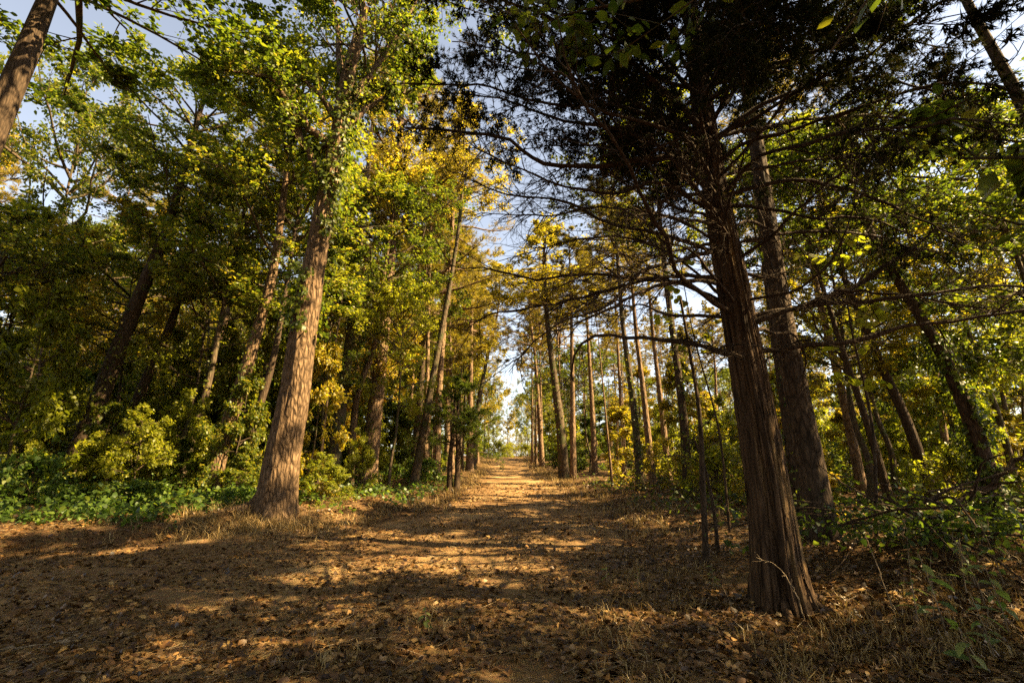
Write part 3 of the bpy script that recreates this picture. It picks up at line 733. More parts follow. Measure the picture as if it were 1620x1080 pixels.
T('leaning_tree', 'far tree leaning in over the trail from its left edge', [(748, 738), (757, 640), (772, 560), (788, 490)], (11, 8), Y=40, height=18.5, crown=PB[1], cfrac=.55, cr=1.05, bark='grey_bark', seed=95, up=.85)
T('pine_tree', 'far pine leaning in over the trail from its right edge', [(858, 738), (852, 640), (846, 560), (838, 490)], (10, 7), Y=43, height=19.5, crown=PP[2], cfrac=.52, cr=1.3, bark='pine_bark', seed=96, up=.85)
T('mid_tree', 'golden leafed tree leaning right over the trail left of the juniper', [(655, 757), (684, 600), (712, 450), (728, 340)], (15, 11), Y=19.5, height=18, crown=PB[1], cfrac=.6, cr=.85, bark='grey_bark', seed=98, up=.85)
T('pine_tree', 'golden crowned pine overhanging the left trail edge before the juniper', [(690, 752), (694, 640), (702, 520), (712, 420)], (14, 10), Y=23, height=19.5, crown=PP[2], cfrac=.55, cr=1.15, bark='pine_bark', seed=97, up=.85)

# dead snag left of the cedar
def snag(label, px, rpx, seed, ntw=26):
    rng = np.random.default_rng(seed)
    b = foot(*px[0]); root = thing('dead_sapling', label, 'dead tree', b)
    pts = np.array([b] + [at(x, y, b[1]) for x, y in px[1:]]) - b; pts[0, 2] -= .08
    g, P, r = trunk_geo(pts, rpx[0] * b[1] / FPX / 2, rpx[1] * b[1] / FPX / 2, sides=8, seg=40, rough=.15, seed=seed)
    g.build('trunk', M['dark_bark'], root)
    L = np.array([np.linalg.norm(pts[-1] - pts[0])])
    T1, l1 = sub_twigs(rng, P[None], L, ntw, .12, 1, .30, 7, ang=(.5, 1.3), wob=.2, bend=-.06, flat=.6)
    T2, l2 = sub_twigs(rng, T1, l1, 4, .2, 1, .4, 4, wob=.2, bend=-.08)
    w = Geo()
    a = tubes(T1, (.003 + .005 * l1)[:, None] * np.linspace(1, .3, 7), 4); w.add(a[0], q=a[1])
    a = tubes(T2, np.full((len(l2), 1), .0022) * np.linspace(1, .4, 4), 3); w.add(a[0], q=a[1])
    w.build('twig', M['dark_bark'], root)
snag('thin black dead sapling standing alone left of the cedar', [(1117, 892), (1112, 780), (1106, 650), (1092, 560), (1076, 470)], (11, 4), 90)
snag('shorter dead stem with drooping twigs beside the black dead sapling', [(1136, 876), (1128, 800), (1112, 730), (1096, 690)], (7, 3), 91, 16)

# the dark juniper with layered boughs left of the trail
def juniper():
    b = foot(716, 778); root = thing('juniper_tree', 'small dark juniper with flat layered boughs at the left trail edge', 'tree', b)
    rng = np.random.default_rng(94); w = Geo(); f = Geo()
    k = b[1] / FPX
    for j, (dx, hh) in enumerate(((-.12, 4.6), (.14, 5.0))):
        pts = np.array([(dx, 0, -.1), (dx * 1.3, .05, 1.2), (dx * .6, .1, 2.6), (dx + .1, 0, hh)])
        g, P, r = trunk_geo(pts, 5.5 * k, .02, sides=9, seg=24, flare=.2, rough=.1, seed=j)
        g.build('trunk', M['dark_bark'], root)
    n = 40; u = rng.uniform(.28, 1, n); az = rng.uniform(0, 6.28, n); az[:16] = rng.normal(0, .5, 16)
    L = 2.6 * np.clip(1.25 - u, .2, 1) * rng.uniform(.5, 1.1, n)
    P, _ = curve_limbs(rng, np.stack([0*u, 0*u, u * 4.8], -1), rdirs(rng, az, rng.normal(.12, .15, n)), L, 8, .1, np.full(n, .0))
    T1, l1 = sub_twigs(rng, P, L, 9, .2, 1, .4, 5, flat=.8); T2, l2 = sub_twigs(rng, T1, l1, 5, .2, 1, .5, 3, flat=.6)
    a = tubes(P, (.012 + .01 * L)[:, None] * np.linspace(1, .3, 8), 5); w.add(a[0], q=a[1])
    a = tubes(T1, (.004 + .005 * l1)[:, None] * np.linspace(1, .3, 5), 3); w.add(a[0], q=a[1])
    for Tq in (T1, T2):
        for q in (1, Tq.shape[1] - 1): add_needles(f, Tq[:, q], nrm(Tq[:, -1] - Tq[:, 0]), .14, .018, 9, .5, rng)
    w.build('bough', M['dark_bark'], root); f.build('crown', M['leaf_deep'], root, smooth=False)
juniper()

# ------------------------------------------------------------------ the forest beyond and around
rng = np.random.default_rng(101)
pass_bush = []
taken = [(o.location.x, o.location.y) for o in bpy.data.objects if o.parent is None and o.type == 'EMPTY']
def spots(n, xr_, yr_, mind, ok, tries=9000):
    out = []
    for _ in range(tries):
        if len(out) >= n: break
        x, y = rng.uniform(*xr_), rng.uniform(*yr_)
        if not ok(x, y): continue
        if any((x - a)**2 + (y - b)**2 < mind**2 for a, b in taken): continue
        taken.append((x, y)); out.append((x, y))
    return out
view = lambda x, y: y > 1 and abs(x) < y * 1.22 + 3
def right_ok(x, y): return view(x, y) and x > float(xr(y)) + 1.5 + max(0, (y - 75) * .1)
def left_ok(x, y): return view(x, y) and x < float(xl(y)) - 1.5 - max(0, (y - 75) * .1)

def lit_slot(x, y, h, cf):
    """nearer right-hand trees carry high crowns by the trail and stay lower further in, so the sun reaches the trail between them"""
    if y < 45 and rng.uniform() < .72:
        if x < 8.5: return max(h, 14.5), .74
        if x < 19: return min(h, .78 * x + .5), cf
    return h, cf
for (x, y) in spots(150, (3, 95), (13, 105), 2.9, right_ok):
    far = y > 45
    h_, c_ = lit_slot(x, y, rng.uniform(11.5, 16), rng.uniform(.55, .68))
    free_tree('pine_tree', 'straight slender pine in the distant stand right of the trail' if far else 'straight bare pine trunk in the sunlit stand right of the trail', 'tree', x, y,
              h_, PP[rng.integers(3)], c_, rng.uniform(.5, .75), rng.uniform(.17, .32), 'pine_bark',
              'distant pines right of the trail' if far else 'nearer pines right of the trail', rng, .025, ST_P[rng.integers(3)])
for (x, y, h) in ((-4.1, 22.8, 19), (-3.9, 31, 19), (-6.2, 21.5, 17), (-5.0, 28, 18), (-8.6, 25, 19), (-4.9, 40, 19), (-7.5, 33, 20), (-10.5, 19.5, 17)):
    taken.append((x, y))
    free_tree('pine_tree', 'slender pine deep in the woods left of the trail', 'tree', x, y, h, PP[rng.integers(3)], .36, 1.35, .3, 'pine_bark', 'pines left of the trail', rng, .03, ST_P[rng.integers(3)])
for (x, y) in spots(90, (-95, -3), (18, 105), 3.0, left_ok):
    free_tree('pine_tree', 'slender pine deep in the woods left of the trail', 'tree', x, y, rng.uniform(16, 23), PP[rng.integers(3)], rng.uniform(.4, .6), rng.uniform(.9, 1.3), rng.uniform(.2, .34), 'pine_bark',
              'pines left of the trail', rng, .03, ST_P[rng.integers(3)])
for (x, y) in spots(80, (-70, -4), (13, 70), 2.6, left_ok):
    free_tree('broadleaf_tree', 'leafy broadleaf tree deep in the woods left of the trail', 'tree', x, y, rng.uniform(11, 18), PB[rng.choice(4, p=[.3, .3, .15, .25])], rng.uniform(.2, .42), rng.uniform(.9, 1.3), rng.uniform(.14, .34), 'grey_bark',
              'broadleaf trees left of the trail', rng, .07, ST_G[rng.integers(3)])
for (x, y) in spots(46, (4, 70), (12, 70), 2.6, lambda x, y: right_ok(x, y) and (x > 9 or y > 30)):
    free_tree('broadleaf_tree', 'leafy broadleaf tree among the pines right of the trail', 'tree', x, y, rng.uniform(6, 10), PB[rng.integers(4)], rng.uniform(.3, .5), rng.uniform(.6, .9), rng.uniform(.12, .26), 'grey_bark',
              'broadleaf trees right of the trail', rng, .07, ST_G[rng.integers(3)])
for (x, y, h, q, c) in ((-15.2, 12.8, 8, .8, 0), (-11, 15.4, 9, .8, 3), (-4.4, 17, 8, .65, 3), (-5.6, 19.5, 9, .7, 1), (-6.7, 16.6, 8.5, .6, 0), (-17, 14, 9, .9, 3), (-13.5, 15.8, 10, .9, 1), (-4.3, 25.5, 8, .6, 3)):
    taken.append((x, y))
    free_tree('broadleaf_tree', 'leafy broadleaf tree deep in the woods left of the trail', 'tree', x, y, h, PB[c], .36 if y > 14.5 else .50, q, .13, 'grey_bark', 'broadleaf trees left of the trail', rng, .06, ST_G[c % 3])
for (x, y, h) in ((11.5, 9.4, 9.5), (14.5, 12, 11), (9.4, 12.6, 8.5), (17, 16, 11), (12.4, 15.5, 10), (9.8, 6.4, 7)):
    taken.append((x, y))
    free_tree('broadleaf_tree', 'leafy broadleaf tree among the pines right of the trail', 'tree', x, y, h, PB[rng.integers(4)], .3, .85, .2, 'grey_bark', 'broadleaf trees right of the trail', rng, .07, ST_G[rng.integers(3)])
for (x, y, h, q, c) in ((-4.7, 43, 18.5, 1.45, 0), (4.3, 39, 17.5, 1.35, 2), (-4.9, 55, 18, 1.4, 1), (-3.4, 47, 20, 1.7, 2), (2.9, 45, 19, 1.6, 0)):
    taken.append((x, y))
    free_tree('pine_tree', 'slender pine deep in the woods left of the trail' if x < 0 else 'straight bare pine trunk in the sunlit stand right of the trail', 'tree', x, y, h, PP[c], .5, q, .3, 'pine_bark', 'pines left of the trail' if x < 0 else 'nearer pines right of the trail', rng, .02, ST_P[c])
for (x, y, h, c) in ((-3.6, 59, 18, 1), (3.0, 61, 18, 3), (-3.8, 36, 15, 1), (-5.6, 50, 11, 0), (-5.2, 64, 12, 1), (5.0, 56, 11, 3), (4.4, 70, 12, 1), (-4.0, 84, 13, 2), (3.0, 88, 14, 0), (-7.5, 90, 14, 1), (7, 82, 13, 3), (-1.0, 103, 15, 1), (2.2, 110, 15, 3), (-.8, 118, 8, 1), (3.4, 116, 7.5, 3), (-3.8, 120, 8, 3), (1.2, 124, 9, 1), (5.6, 118, 8, 1), (-6.5, 117, 8, 3), (-4.5, 112, 16, 0), (6.5, 100, 15, 1)):
    taken.append((x, y))
    free_tree('broadleaf_tree', 'golden green tree closing the far end of the trail', 'tree', x, y, h, PB[c], rng.uniform(.28, .45) if h > 10 else .05, rng.uniform(.8, 1.1), .22, 'grey_bark', 'trees closing the far end of the trail', rng, .03, ST_G[c % 3])
for (x, y) in spots(22, (-34, 34), (108, 175), 4.0, lambda x, y: True):
    free_tree('pine_tree', 'thin pine silhouetted at the far end of the trail', 'tree', x, y, rng.uniform(14, 20), PP[rng.integers(3)], rng.uniform(.5, .65), rng.uniform(.7, 1.0), rng.uniform(.2, .3), 'pine_bark',
              'pines at the far end of the trail', rng, .02, ST_P[rng.integers(3)])
for (x, y) in spots(26, (-30, 6), (-26, 3), 3.6, lambda x, y: not view(x, y) and math.hypot(x, y) > 4 and not (-3 < x < 4 and y > -20) and y < -abs(x) * .1 + 1.5):
    free_tree('broadleaf_tree', 'broadleaf tree in the woods behind the viewer', 'tree', x, y, rng.uniform(10, 15), PB[rng.integers(4)], .22, 1.15, .26, 'grey_bark', 'woods behind the viewer', rng, .05, ST_G[rng.integers(3)])
for (x, y) in spots(26, (-10, 10), (66, 100), 1.4, lambda x, y: abs(x + .5) > 2.0 + .0 * y or y > 84):
    pass_bush.append((x, y))
for (x, y, h, c, q) in ((-2.5, -3.6, 15, 0, 1.15), (3.2, -5.6, 16, 2, 1.0), (-6.8, -4.8, 14, 3, 1.15), (-5.5, -8, 15, 1, 1.2), (1, -10, 15, 0, 1.2), (7.5, -7.5, 15, 2, 1.1), (-12.5, 3.2, 14, 2, 1.1)):  # crowns added overhead, out of frame, to cut the skylight on the foreground
    taken.append((x, y))
    free_tree('broadleaf_tree', 'tall out-of-frame broadleaf tree added over the viewer to block skylight', 'tree', x, y, h, PB[c], .42, q, .32, 'grey_bark', 'trees added over the viewer', rng, .03, ST_G[c % 3])
for (x, y) in spots(75, (3.4, 46), (14, 60), 1.5, right_ok):
    free_tree('pine_tree', 'thin pole-like young pine in the stand right of the trail', 'tree', x, y, min(rng.uniform(10, 14), 6 + .6 * x), PP[rng.integers(3)], .76, rng.uniform(.3, .45), rng.uniform(.09, .17), 'pine_bark',
              'pole pines right of the trail', rng, .03, ST_P[rng.integers(3)])
# trees added out of frame beside and behind the viewer to shade the foreground
def near_ok(x, y): return not view(x, y) and math.hypot(x, y) > 3.5 and not (-8 < x < 3.5 and y > -12)
for (x, y, h, c, q) in ((11.6, 4.4, 8.5, 2, .75), (14.5, .5, 13, 0, .9), (6.9, -.3, 13.5, 2, .75), (9.6, 1.8, 16, 0, .95)):
    taken.append((x, y))
    free_tree('broadleaf_tree', 'broadleaf tree beside the clearing shading the foreground', 'tree', x, y, h, PB[c], .48, q, .3, 'grey_bark', 'broadleaf trees shading the foreground', rng, .04, ST_G[c % 3])
for (x, y) in spots(5, (6, 30), (-12, 6), 5, near_ok):
    free_tree('pine_tree', 'pine at the right of the clearing shading the foreground', 'tree', x, y, rng.uniform(15, 20), PP[rng.integers(3)], rng.uniform(.5, .62), rng.uniform(.9, 1.2), rng.uniform(.2, .32), 'pine_bark',
              'pines shading the foreground', rng, .03, ST_P[rng.integers(3)])

def sapling(x, y, h, proto, cr, label, group, name='sapling'):
    z = float(zf(x, y)); root = thing(name, label, 'sapling', (x, y, z), group)
    root.rotation_euler = (rng.normal(0, .06), rng.normal(0, .06), rng.uniform(0, 6.28))
    link('trunk', ST_G[rng.integers(3)], root, Matrix.Diagonal((.06 / .3 * h / 4, .06 / .3 * h / 4, h / 20.0, 1)))
    register(root, 'sapling', colour_of(proto), h)
    mt = Matrix.Diagonal((cr, cr, h / proto['H'], 1))
    link('bough', proto['wood'], root, mt); link('crown', proto['crown'], root, mt)
for (x, y) in spots(95, (-40, -4), (10.5, 40), 1.5, lambda x, y: left_ok(x, y) and (y > 15.5 or x < -y * 1.02)):
    sapling(x, y, rng.uniform(2.6, 6.2), PS[rng.choice(4, p=[.2, .25, .35, .2])], rng.uniform(.8, 1.25), 'leafy understory sapling filling the woods left of the trail', 'saplings left of the trail')
for (x, y) in spots(30, (-18, -4.5), (12, 21), .9, left_ok):
    sapling(x, y, rng.uniform(1.1, 2.6), PS[rng.choice([1, 2, 2, 3])], rng.uniform(.4, .7), 'leafy understory sapling filling the woods left of the trail', 'saplings left of the trail')
for (x, y, h, c, q) in ((-9.6, 13.2, 3.0, 2, .7), (-7.4, 12.6, 3.4, 1, .6), (-12.6, 16.8, 5.6, 2, 1.1), (-10.4, 17.2, 6, 2, 1.1), (-8.9, 16.2, 6.2, 2, 1.0), (-6.2, 14.2, 4.6, 3, .8), (-16.5, 12.6, 6, 2, 1.2)):
    sapling(x, y, h, PS[c], q, 'leafy understory sapling filling the woods left of the trail', 'saplings left of the trail')
for (x, y) in spots(40, (4, 60), (38, 85), 2.0, right_ok):
    sapling(x, y, rng.uniform(4.0, 7.5), PS[rng.choice([1, 2, 2, 3])], rng.uniform(1.0, 1.6), 'leafy understory sapling among the trunks right of the trail', 'saplings right of the trail')
for (x, y) in spots(75, (3.5, 40), (8.5, 40), 1.6, lambda x, y: right_ok(x, y) and (x > 5 or y > 14)):
    sapling(x, y, rng.uniform(2.0, 5.0), PS[rng.choice(4, p=[.15, .15, .4, .3])], rng.uniform(.7, 1.1), 'leafy understory sapling among the trunks right of the trail', 'saplings right of the trail')

def bush(x, y, s, proto, label, group, name='bush'):
    z = float(zf(x, y)); root = thing(name, label, 'bush', (x, y, z - .04), group)
    root.rotation_euler = (0, 0, rng.uniform(0, 6.28))
    register(root, 'bush', colour_of(proto), s)
    mt = Matrix.Diagonal((s, s, s * rng.uniform(.75, 1.2), 1))
    link('stem', proto['wood'], root, mt); link('foliage', proto['crown'], root, mt)
for (x, y) in spots(46, (-30, -3), (9.6, 40), 1.1, left_ok):
    bush(x, y, rng.uniform(.6, 1.3), PBU[rng.choice([0, 2, 2])], 'low green bush on the left bank under the trees', 'bushes left of the trail')
for (x, y) in spots(115, (3.4, 60), (8.5, 75), 1.1, right_ok):
    bush(x, y, rng.uniform(.7, 1.5) * (1 + max(0, y - 25) / 45), PBU[rng.choice([0, 1, 1])], 'low yellow-green bush at the feet of the right-hand trees', 'bushes right of the trail')

for (x, y) in pass_bush:
    bush(x, y, rng.uniform(1.3, 2.8), PBU[1], 'golden green bush at the far crest of the trail', 'bushes at the trail crest')

# ------------------------------------------------------------------ litter, grass and small plants
def disc_leaf(seed, lobes, curl):
    """a curled dead leaf, outline fanned round the midrib"""
    r_ = np.random.default_rng(seed); n = 18
    a = np.linspace(0, 2 * np.pi, n, endpoint=False)
    rad = .5 * (1 + .32 * np.cos(lobes * a)) * r_.uniform(.85, 1.1, n) * (1 - .15 * np.cos(2 * a))
    x = rad * np.cos(a) * 1.25; y = rad * np.sin(a) * .85
    z = curl * (y**2 * 2.2 + .6 * x**2 * np.sign(np.sin(seed))) + r_.normal(0, .03, n)
    v = np.concatenate([[(0, 0, .0)], np.stack([x, y, z], -1)])
    t = np.array([(0, 1 + i, 1 + (i + 1) % n) for i in range(n)])
    v2 = np.concatenate([v, [( -.62, .0, .02), (-.95, .05, .06), (-.95, .02, .06)]])
    t2 = np.concatenate([t, [(19, 20, 21)]])
    g = Geo(); g.add(v2, t=t2); return g
LM = [disc_leaf(s, l, c).mesh('leaf', M['leaf_single']) for s, l, c in ((1, 5, .8), (2, 3, .6), (3, 2, .9), (4, 5, .5), (5, 2, 1.2), (6, 7, .7))]
rng = np.random.default_rng(202)
cnt = 0
while cnt < 300:
    px, py = rng.uniform(0, 1620), rng.uniform(900, 1079)
    if rng.uniform() > ((py - 860) / 220): continue
    p = foot(px, py)
    s = rng.uniform(.03, .078)
    o = link('leaf', LM[rng.integers(6)], ground)
    o.location = (p[0], p[1], p[2] + .02 + rng.uniform(0, .015)); o.scale = (s, s, s)
    o.rotation_euler = (rng.normal(0, .45), rng.normal(0, .45), rng.uniform(0, 6.28))
    cnt += 1

def scatter(n, ymin, ymax, p=1.6):
    """ground points in the view wedge, denser near the camera"""
    y = ymin + (ymax - ymin) * rng.uniform(0, 1, n) ** p
    x = rng.uniform(-1, 1, n) * (y * 1.2 + .8)
    return x, y
x, y = scatter(190000, 1.7, 24, 1.5)
dens = vnoise(x * 1.1, y * 1.1, 31) * .7 + vnoise(x * 3.3, y * 3.3, 32) * .5
onpath = (x > xl(y)) & (x < xr(y)) & (y > 8)
k = dens > np.where(onpath, .42, .33); x, y = x[k], y[k]
z = zf(x, y) + .015 + rng.uniform(0, .02, len(x))
P = np.stack([x, y, z], -1); az = rng.uniform(0, 6.28, len(x))
g = Geo(); D = np.stack([np.cos(az), np.sin(az), rng.normal(0, .25, len(x))], -1)
N = np.array([0, 0, 1.0]) + rng.normal(0, .6, P.shape)
sz = (.014 + .062 * rng.uniform(0, 1, len(x)) ** 1.8) * (1 + y / 26); wd = rng.uniform(.5, 1.5, (len(x), 1, 1)); k = y < 5.5
add_leaves(g, P[k], D[k], N[k], sz[k], width=wd[k]); add_leaves(g, P[~k], D[~k], N[~k], sz[~k], simple=True, width=wd[~k])
tag(g.build('leaf_litter', M['litter']), 'brown and tan dead leaves littering the clearing and trail', 'leaf litter', kind='stuff')

x, y = scatter(50000, 1.7, 11, 1.4)
z = zf(x, y) + .02 + rng.uniform(0, .015, len(x)); P = np.stack([x, y, z], -1); az = rng.uniform(0, 6.28, len(x))
g = Geo(); add_needles(g, P, np.stack([np.cos(az), np.sin(az), rng.normal(.02, .12, len(x))], -1), .15, .0028, 1, .02, rng)
tag(g.build('pine_straw', M['straw'], smooth=False), 'fallen pine needles scattered over the forest floor', 'pine straw', kind='stuff')

x, y = scatter(1600, 1.8, 12, 1.3); n = len(x); az = rng.uniform(0, 6.28, n); L = rng.uniform(.06, .4, n) ** 1.2
t = np.linspace(-.5, .5, 4); Q = np.zeros((n, 4, 3))
for j in range(4):
    Q[:, j, 0] = x + np.cos(az) * L * t[j] + rng.normal(0, .012, n); Q[:, j, 1] = y + np.sin(az) * L * t[j] + rng.normal(0, .012, n)
    Q[:, j, 2] = zf(Q[:, j, 0], Q[:, j, 1]) + .03 + rng.uniform(0, .012, n)
a = tubes(Q, rng.uniform(.0015, .005, n)[:, None] * np.linspace(1, .6, 4), 3); g = Geo(); g.add(a[0], q=a[1])
tag(g.build('twig_litter', M['dead_wood']), 'small dead twigs strewn over the litter', 'twig litter', kind='stuff')

# dry grass tufts: thick in the right foreground, thin along the trail edges and round the oak
def grass(name, label, pts, hgt, per, mat, width=.004, spread=.35):
    g = Geo(); n = len(pts)
    P0 = np.repeat(pts, per, 0) + rng.normal(0, .035, (n * per, 3)) * np.array([1, 1, 0])
    d = nrm(rng.normal(0, spread, P0.shape) + np.array([0, 0, 1.0])); h = np.repeat(hgt, per) * rng.uniform(.4, 1.1, n * per)
    bow = rng.normal(0, 1, P0.shape) * np.array([1, 1, 0]); bow = nrm(bow)
    A = P0; B = P0 + d * h[:, None] * .55; C = P0 + d * h[:, None] * .85 + bow * h[:, None] * .35 + np.array([0, 0, 0])
    s = nrm(np.cross(d, bow)) * width
    V = np.stack([A - s, A + s, B + s * .8, B - s * .8, C], 1)
    off = (np.arange(len(A)) * 5)[:, None]
    g.add(V.reshape(-1, 3), t=(np.array([[3, 2, 4]]) + off), q=(np.array([[0, 1, 2, 3]]) + off))
    return tag(g.build(name, M[mat], smooth=False), label, 'grass', kind='stuff')
def gpts(x, y): return np.stack([x, y, zf(x, y)], -1)
x, y = scatter(5200, 1.8, 6.5, 1.2); k = (vnoise(x * 1.3, y * 1.3, 41) + .22 * np.clip(x, -2, 2) / 2 - .12 * (y - 3) > .58); x, y = x[k], y[k]
grass('grass', 'dry tan grass in the right foreground below the cedar', gpts(x, y), rng.uniform(.06, .22, len(x)), 6, 'straw')
x = np.concatenate([rng.normal(-5.1, .9, 260), rng.normal(-4.6, .5, 90)]); y = np.concatenate([rng.normal(9.4, .5, 260), rng.normal(9.4, .4, 90)])
grass('grass', 'dry grass tufts round the foot of the oak', gpts(x, y), rng.uniform(.15, .4, len(x)), 7, 'straw')
y = rng.uniform(9, 60, 2600); side = rng.uniform(0, 1, 2600) < .5
x = np.where(side, xl(y) + rng.normal(0, .5, 2600), xr(y) + rng.normal(0.1, .6, 2600))
grass('grass', 'straw coloured grass along both edges of the trail', gpts(x, y), rng.uniform(.1, .4, len(x)), 6, 'straw', width=.006)

# leafy groundcover on the left bank and right side
def cover(label, x, y, size, mat, h=.28):
    g = Geo(); z = zf(x, y) + np.abs(rng.normal(0, h, len(x))) * (.25 + 1.5 * vnoise(x * .9, y * .9, 61) ** 2) + .04
    P = np.stack([x, y, z], -1)
    add_leaves(g, P, rng.normal(0, .7, P.shape) + np.array([0, 0, -.1]), np.array([0, -.15, 1.0]) + rng.normal(0, .4, P.shape), size * rng.uniform(.35, 1.4, len(x)), width=1.35)
    tag(g.build('groundcover', M[mat]), label, 'groundcover', kind='stuff')
n = 15000; y = rng.uniform(8.8, 13.5, n); x = rng.uniform(-17, -5.2, n)
k = (x < xl(y) - .2 + .5 * vnoise(y, x, 6)) & (vnoise(x * 1.1, y * 1.3, 51) * .8 + .4 * vnoise(x * 3, y * 3, 55) > .60 - .10 * np.clip(xl(y) - x - 1, -1, 2)); cover('bright green leafy groundcover on the left bank', x[k], y[k], .095, 'ground_leaf', .20)
n = 9000; y = rng.uniform(11, 27, n); x = rng.uniform(-9, -2.3, n)
k = (x < xl(y) - .25) & (vnoise(x * .6, y * .5, 52) > .42); cover('pale green groundcover between the oak and the trail', x[k], y[k], .10, 'ground_leaf', .24)
n = 12000; y = rng.uniform(6.5, 24, n); x = rng.uniform(2.8, 24, n)
k = (x > xr(y) + .7) & (vnoise(x * .6, y * .5, 53) > .40); cover('green groundcover under the trees right of the trail', x[k], y[k], .10, 'leaf_deep', .3)

# weeds with large leaves in the lower right corner, each leaf a part
def blade(seed, wd):
    n = 9; t = np.linspace(0, 1, n); w = wd * np.sin(np.pi * np.clip(t * .93 + .05, 0, 1)) ** .8; r_ = np.random.default_rng(seed)
    mid = np.stack([t, 0 * t, .10 * np.sin(t * 2.6) - .22 * t**2], -1)
    L_ = mid + np.stack([0 * t, w, .18 * w + r_.normal(0, .008, n)], -1); R_ = mid + np.stack([0 * t, -w, .18 * w + r_.normal(0, .008, n)], -1)
    v = np.concatenate([mid, L_, R_]); q = []
    for i in range(n - 1): q += [(i, i + 1, n + i + 1, n + i), (2 * n + i, 2 * n + i + 1, i + 1, i)]
    g = Geo(); g.add(v, q=q); return g.mesh('leaf', M['weed'])
BL = [blade(1, .17), blade(2, .22), blade(3, .14)]
def weed(label, px, h, n, seed, size=.16, lean=(0, 0)):
    r_ = np.random.default_rng(seed); b = foot(*px)
    root = thing('weed_plant', label, 'plant', b)
    pts = np.array([(0, 0, -.04), (lean[0] * .3, lean[1] * .3, h * .4), (lean[0], lean[1], h)])
    Q = poly_eval(pts, np.linspace(0, 1, 12)); a = tubes(Q[None], np.linspace(.006, .0025, 12)[None], 6)
    g = Geo(); g.add(a[0], q=a[1]); g.build('stem', M['dead_wood'], root)
    for i in range(n):
        t = .25 + .75 * (i + .5) / n; p = poly_eval(pts, np.array([t]))[0]
        o = link('leaf', BL[r_.integers(3)], root); o.location = p; s = size * r_.uniform(.6, 1.15) * (1.2 - .5 * t); o.scale = (s, s, s)
        o.rotation_euler = (r_.normal(0, .3), r_.uniform(-.2, .5), i * 2.4 + r_.normal(0, .4))
weed('tall weed with pale lit leaves right of the dry grass', (1500, 1010), .62, 9, 1, .17, (-.06, .05))
weed('broad-leaved weed at the right edge of the photograph', (1600, 1010), .52, 10, 2, .18, (-.08, 0))
weed('large-leaved weed low in the bottom right corner', (1545, 1072), .30, 7, 3, .19, (-.05, 0))
weed('tall thin weed with narrow leaves between dry stalks on the right', (1455, 1000), .55, 12, 11, .13, (.04, .02))
weed('weed with drooping lit leaves close to the right edge', (1575, 1045), .42, 9, 12, .17, (-.1, -.03))
weed('leafy weed on the right bank below the heap', (1530, 945), .5, 12, 13, .13, (.05, 0))
weed('small dark weed in the middle of the shaded foreground', (672, 1000), .22, 9, 4, .10)
weed('low leafy weed at the left of the cedar foot', (1130, 935), .25, 10, 5, .10)
weed('leafy weed behind the dry stem on the right bank', (1440, 900), .4, 10, 6, .12, (.05, 0))
weed('small weed in the shaded centre of the trail', (960, 925), .22, 7, 7, .08)
weed('thin weed between the dead sapling and the trail', (1010, 935), .24, 7, 8, .07)
weed('weed above the broad leaves at the right edge', (1590, 930), .6, 11, 9, .14, (-.1, 0))

def stem(label, px, rad=.005, name='dry_stem', cat='dry stem', mat='dead_wood', sub=0, seed=0, lay=False):
    r_ = np.random.default_rng(seed); b = foot(*px[0])
    pts = np.array([foot(x, y) + np.array([0, 0, rad + .012]) for x, y in px]) - b if lay else np.array([b] + [at(x, y, b[1]) for x, y in px[1:]]) - b
    if not lay: pts[0, 2] -= .03
    Q = poly_eval(pts, np.linspace(0, 1, 22)); Q[1:] += r_.normal(0, rad * .5, Q[1:].shape)
    o = thing(name, label, cat, b); g = Geo(); a = tubes(Q[None], np.linspace(rad, rad * .45, 22)[None], 6); g.add(a[0], q=a[1])
    g.build('stalk' if not lay else 'shaft', M[mat], o)
    if sub:
        L = np.array([np.linalg.norm(pts[-1] - pts[0])]); T1, l1 = sub_twigs(r_, Q[None], L, sub, .3, 1, .22, 5, wob=.2)
        g = Geo(); a = tubes(T1, np.full((len(l1), 1), rad * .4) * np.linspace(1, .4, 5), 4); g.add(a[0], q=a[1]); g.build('twig', M[mat], o)
stem('pale dry stalk leaning left above the dark bank', [(1416, 968), (1395, 915), (1378, 870), (1368, 846)], .006, seed=1)
stem('thin upright dry stalk among the weeds on the right', [(1478, 985), (1474, 930), (1472, 880)], .004, sub=5, seed=2)
stem('dry branching stalk near the right edge', [(1570, 990), (1545, 920), (1505, 845)], .005, sub=9, seed=3)
stem('arched dead twig bent over in front of the cedar foot', [(1275, 985), (1252, 925), (1225, 892), (1196, 882)], .006, name='dead_twig', cat='twig', sub=6, seed=4)
stem('dry stalk standing at the left of the cedar foot', [(1160, 968), (1152, 945), (1142, 925)], .004, sub=4, seed=5)
stem('long weathered stick lying at the left edge', [(-40, 1036), (40, 1030), (90, 1024), (150, 1016)], .014, name='fallen_stick', cat='stick', seed=6, lay=True, sub=3)
stem('thin crooked stick on the sunlit litter, bottom left', [(262, 1048), (300, 1052), (318, 1062), (345, 1066)], .008, name='fallen_stick', cat='stick', seed=7, lay=True)
stem('fallen branch on the right bank beside the trail', [(1010, 800), (985, 822), (965, 830)], .02, name='fallen_stick', cat='stick', seed=8, lay=True)
stem('dark leaning log rising to the right edge', [(1478, 836), (1530, 790), (1575, 755), (1640, 700)], .075, name='leaning_log', cat='log', mat='dark_bark', seed=9, sub=8)
stem('thinner dark log crossing behind the leaning log', [(1500, 815), (1530, 750), (1552, 700), (1560, 650)], .045, name='leaning_log', cat='log', mat='dark_bark', seed=10, sub=8)

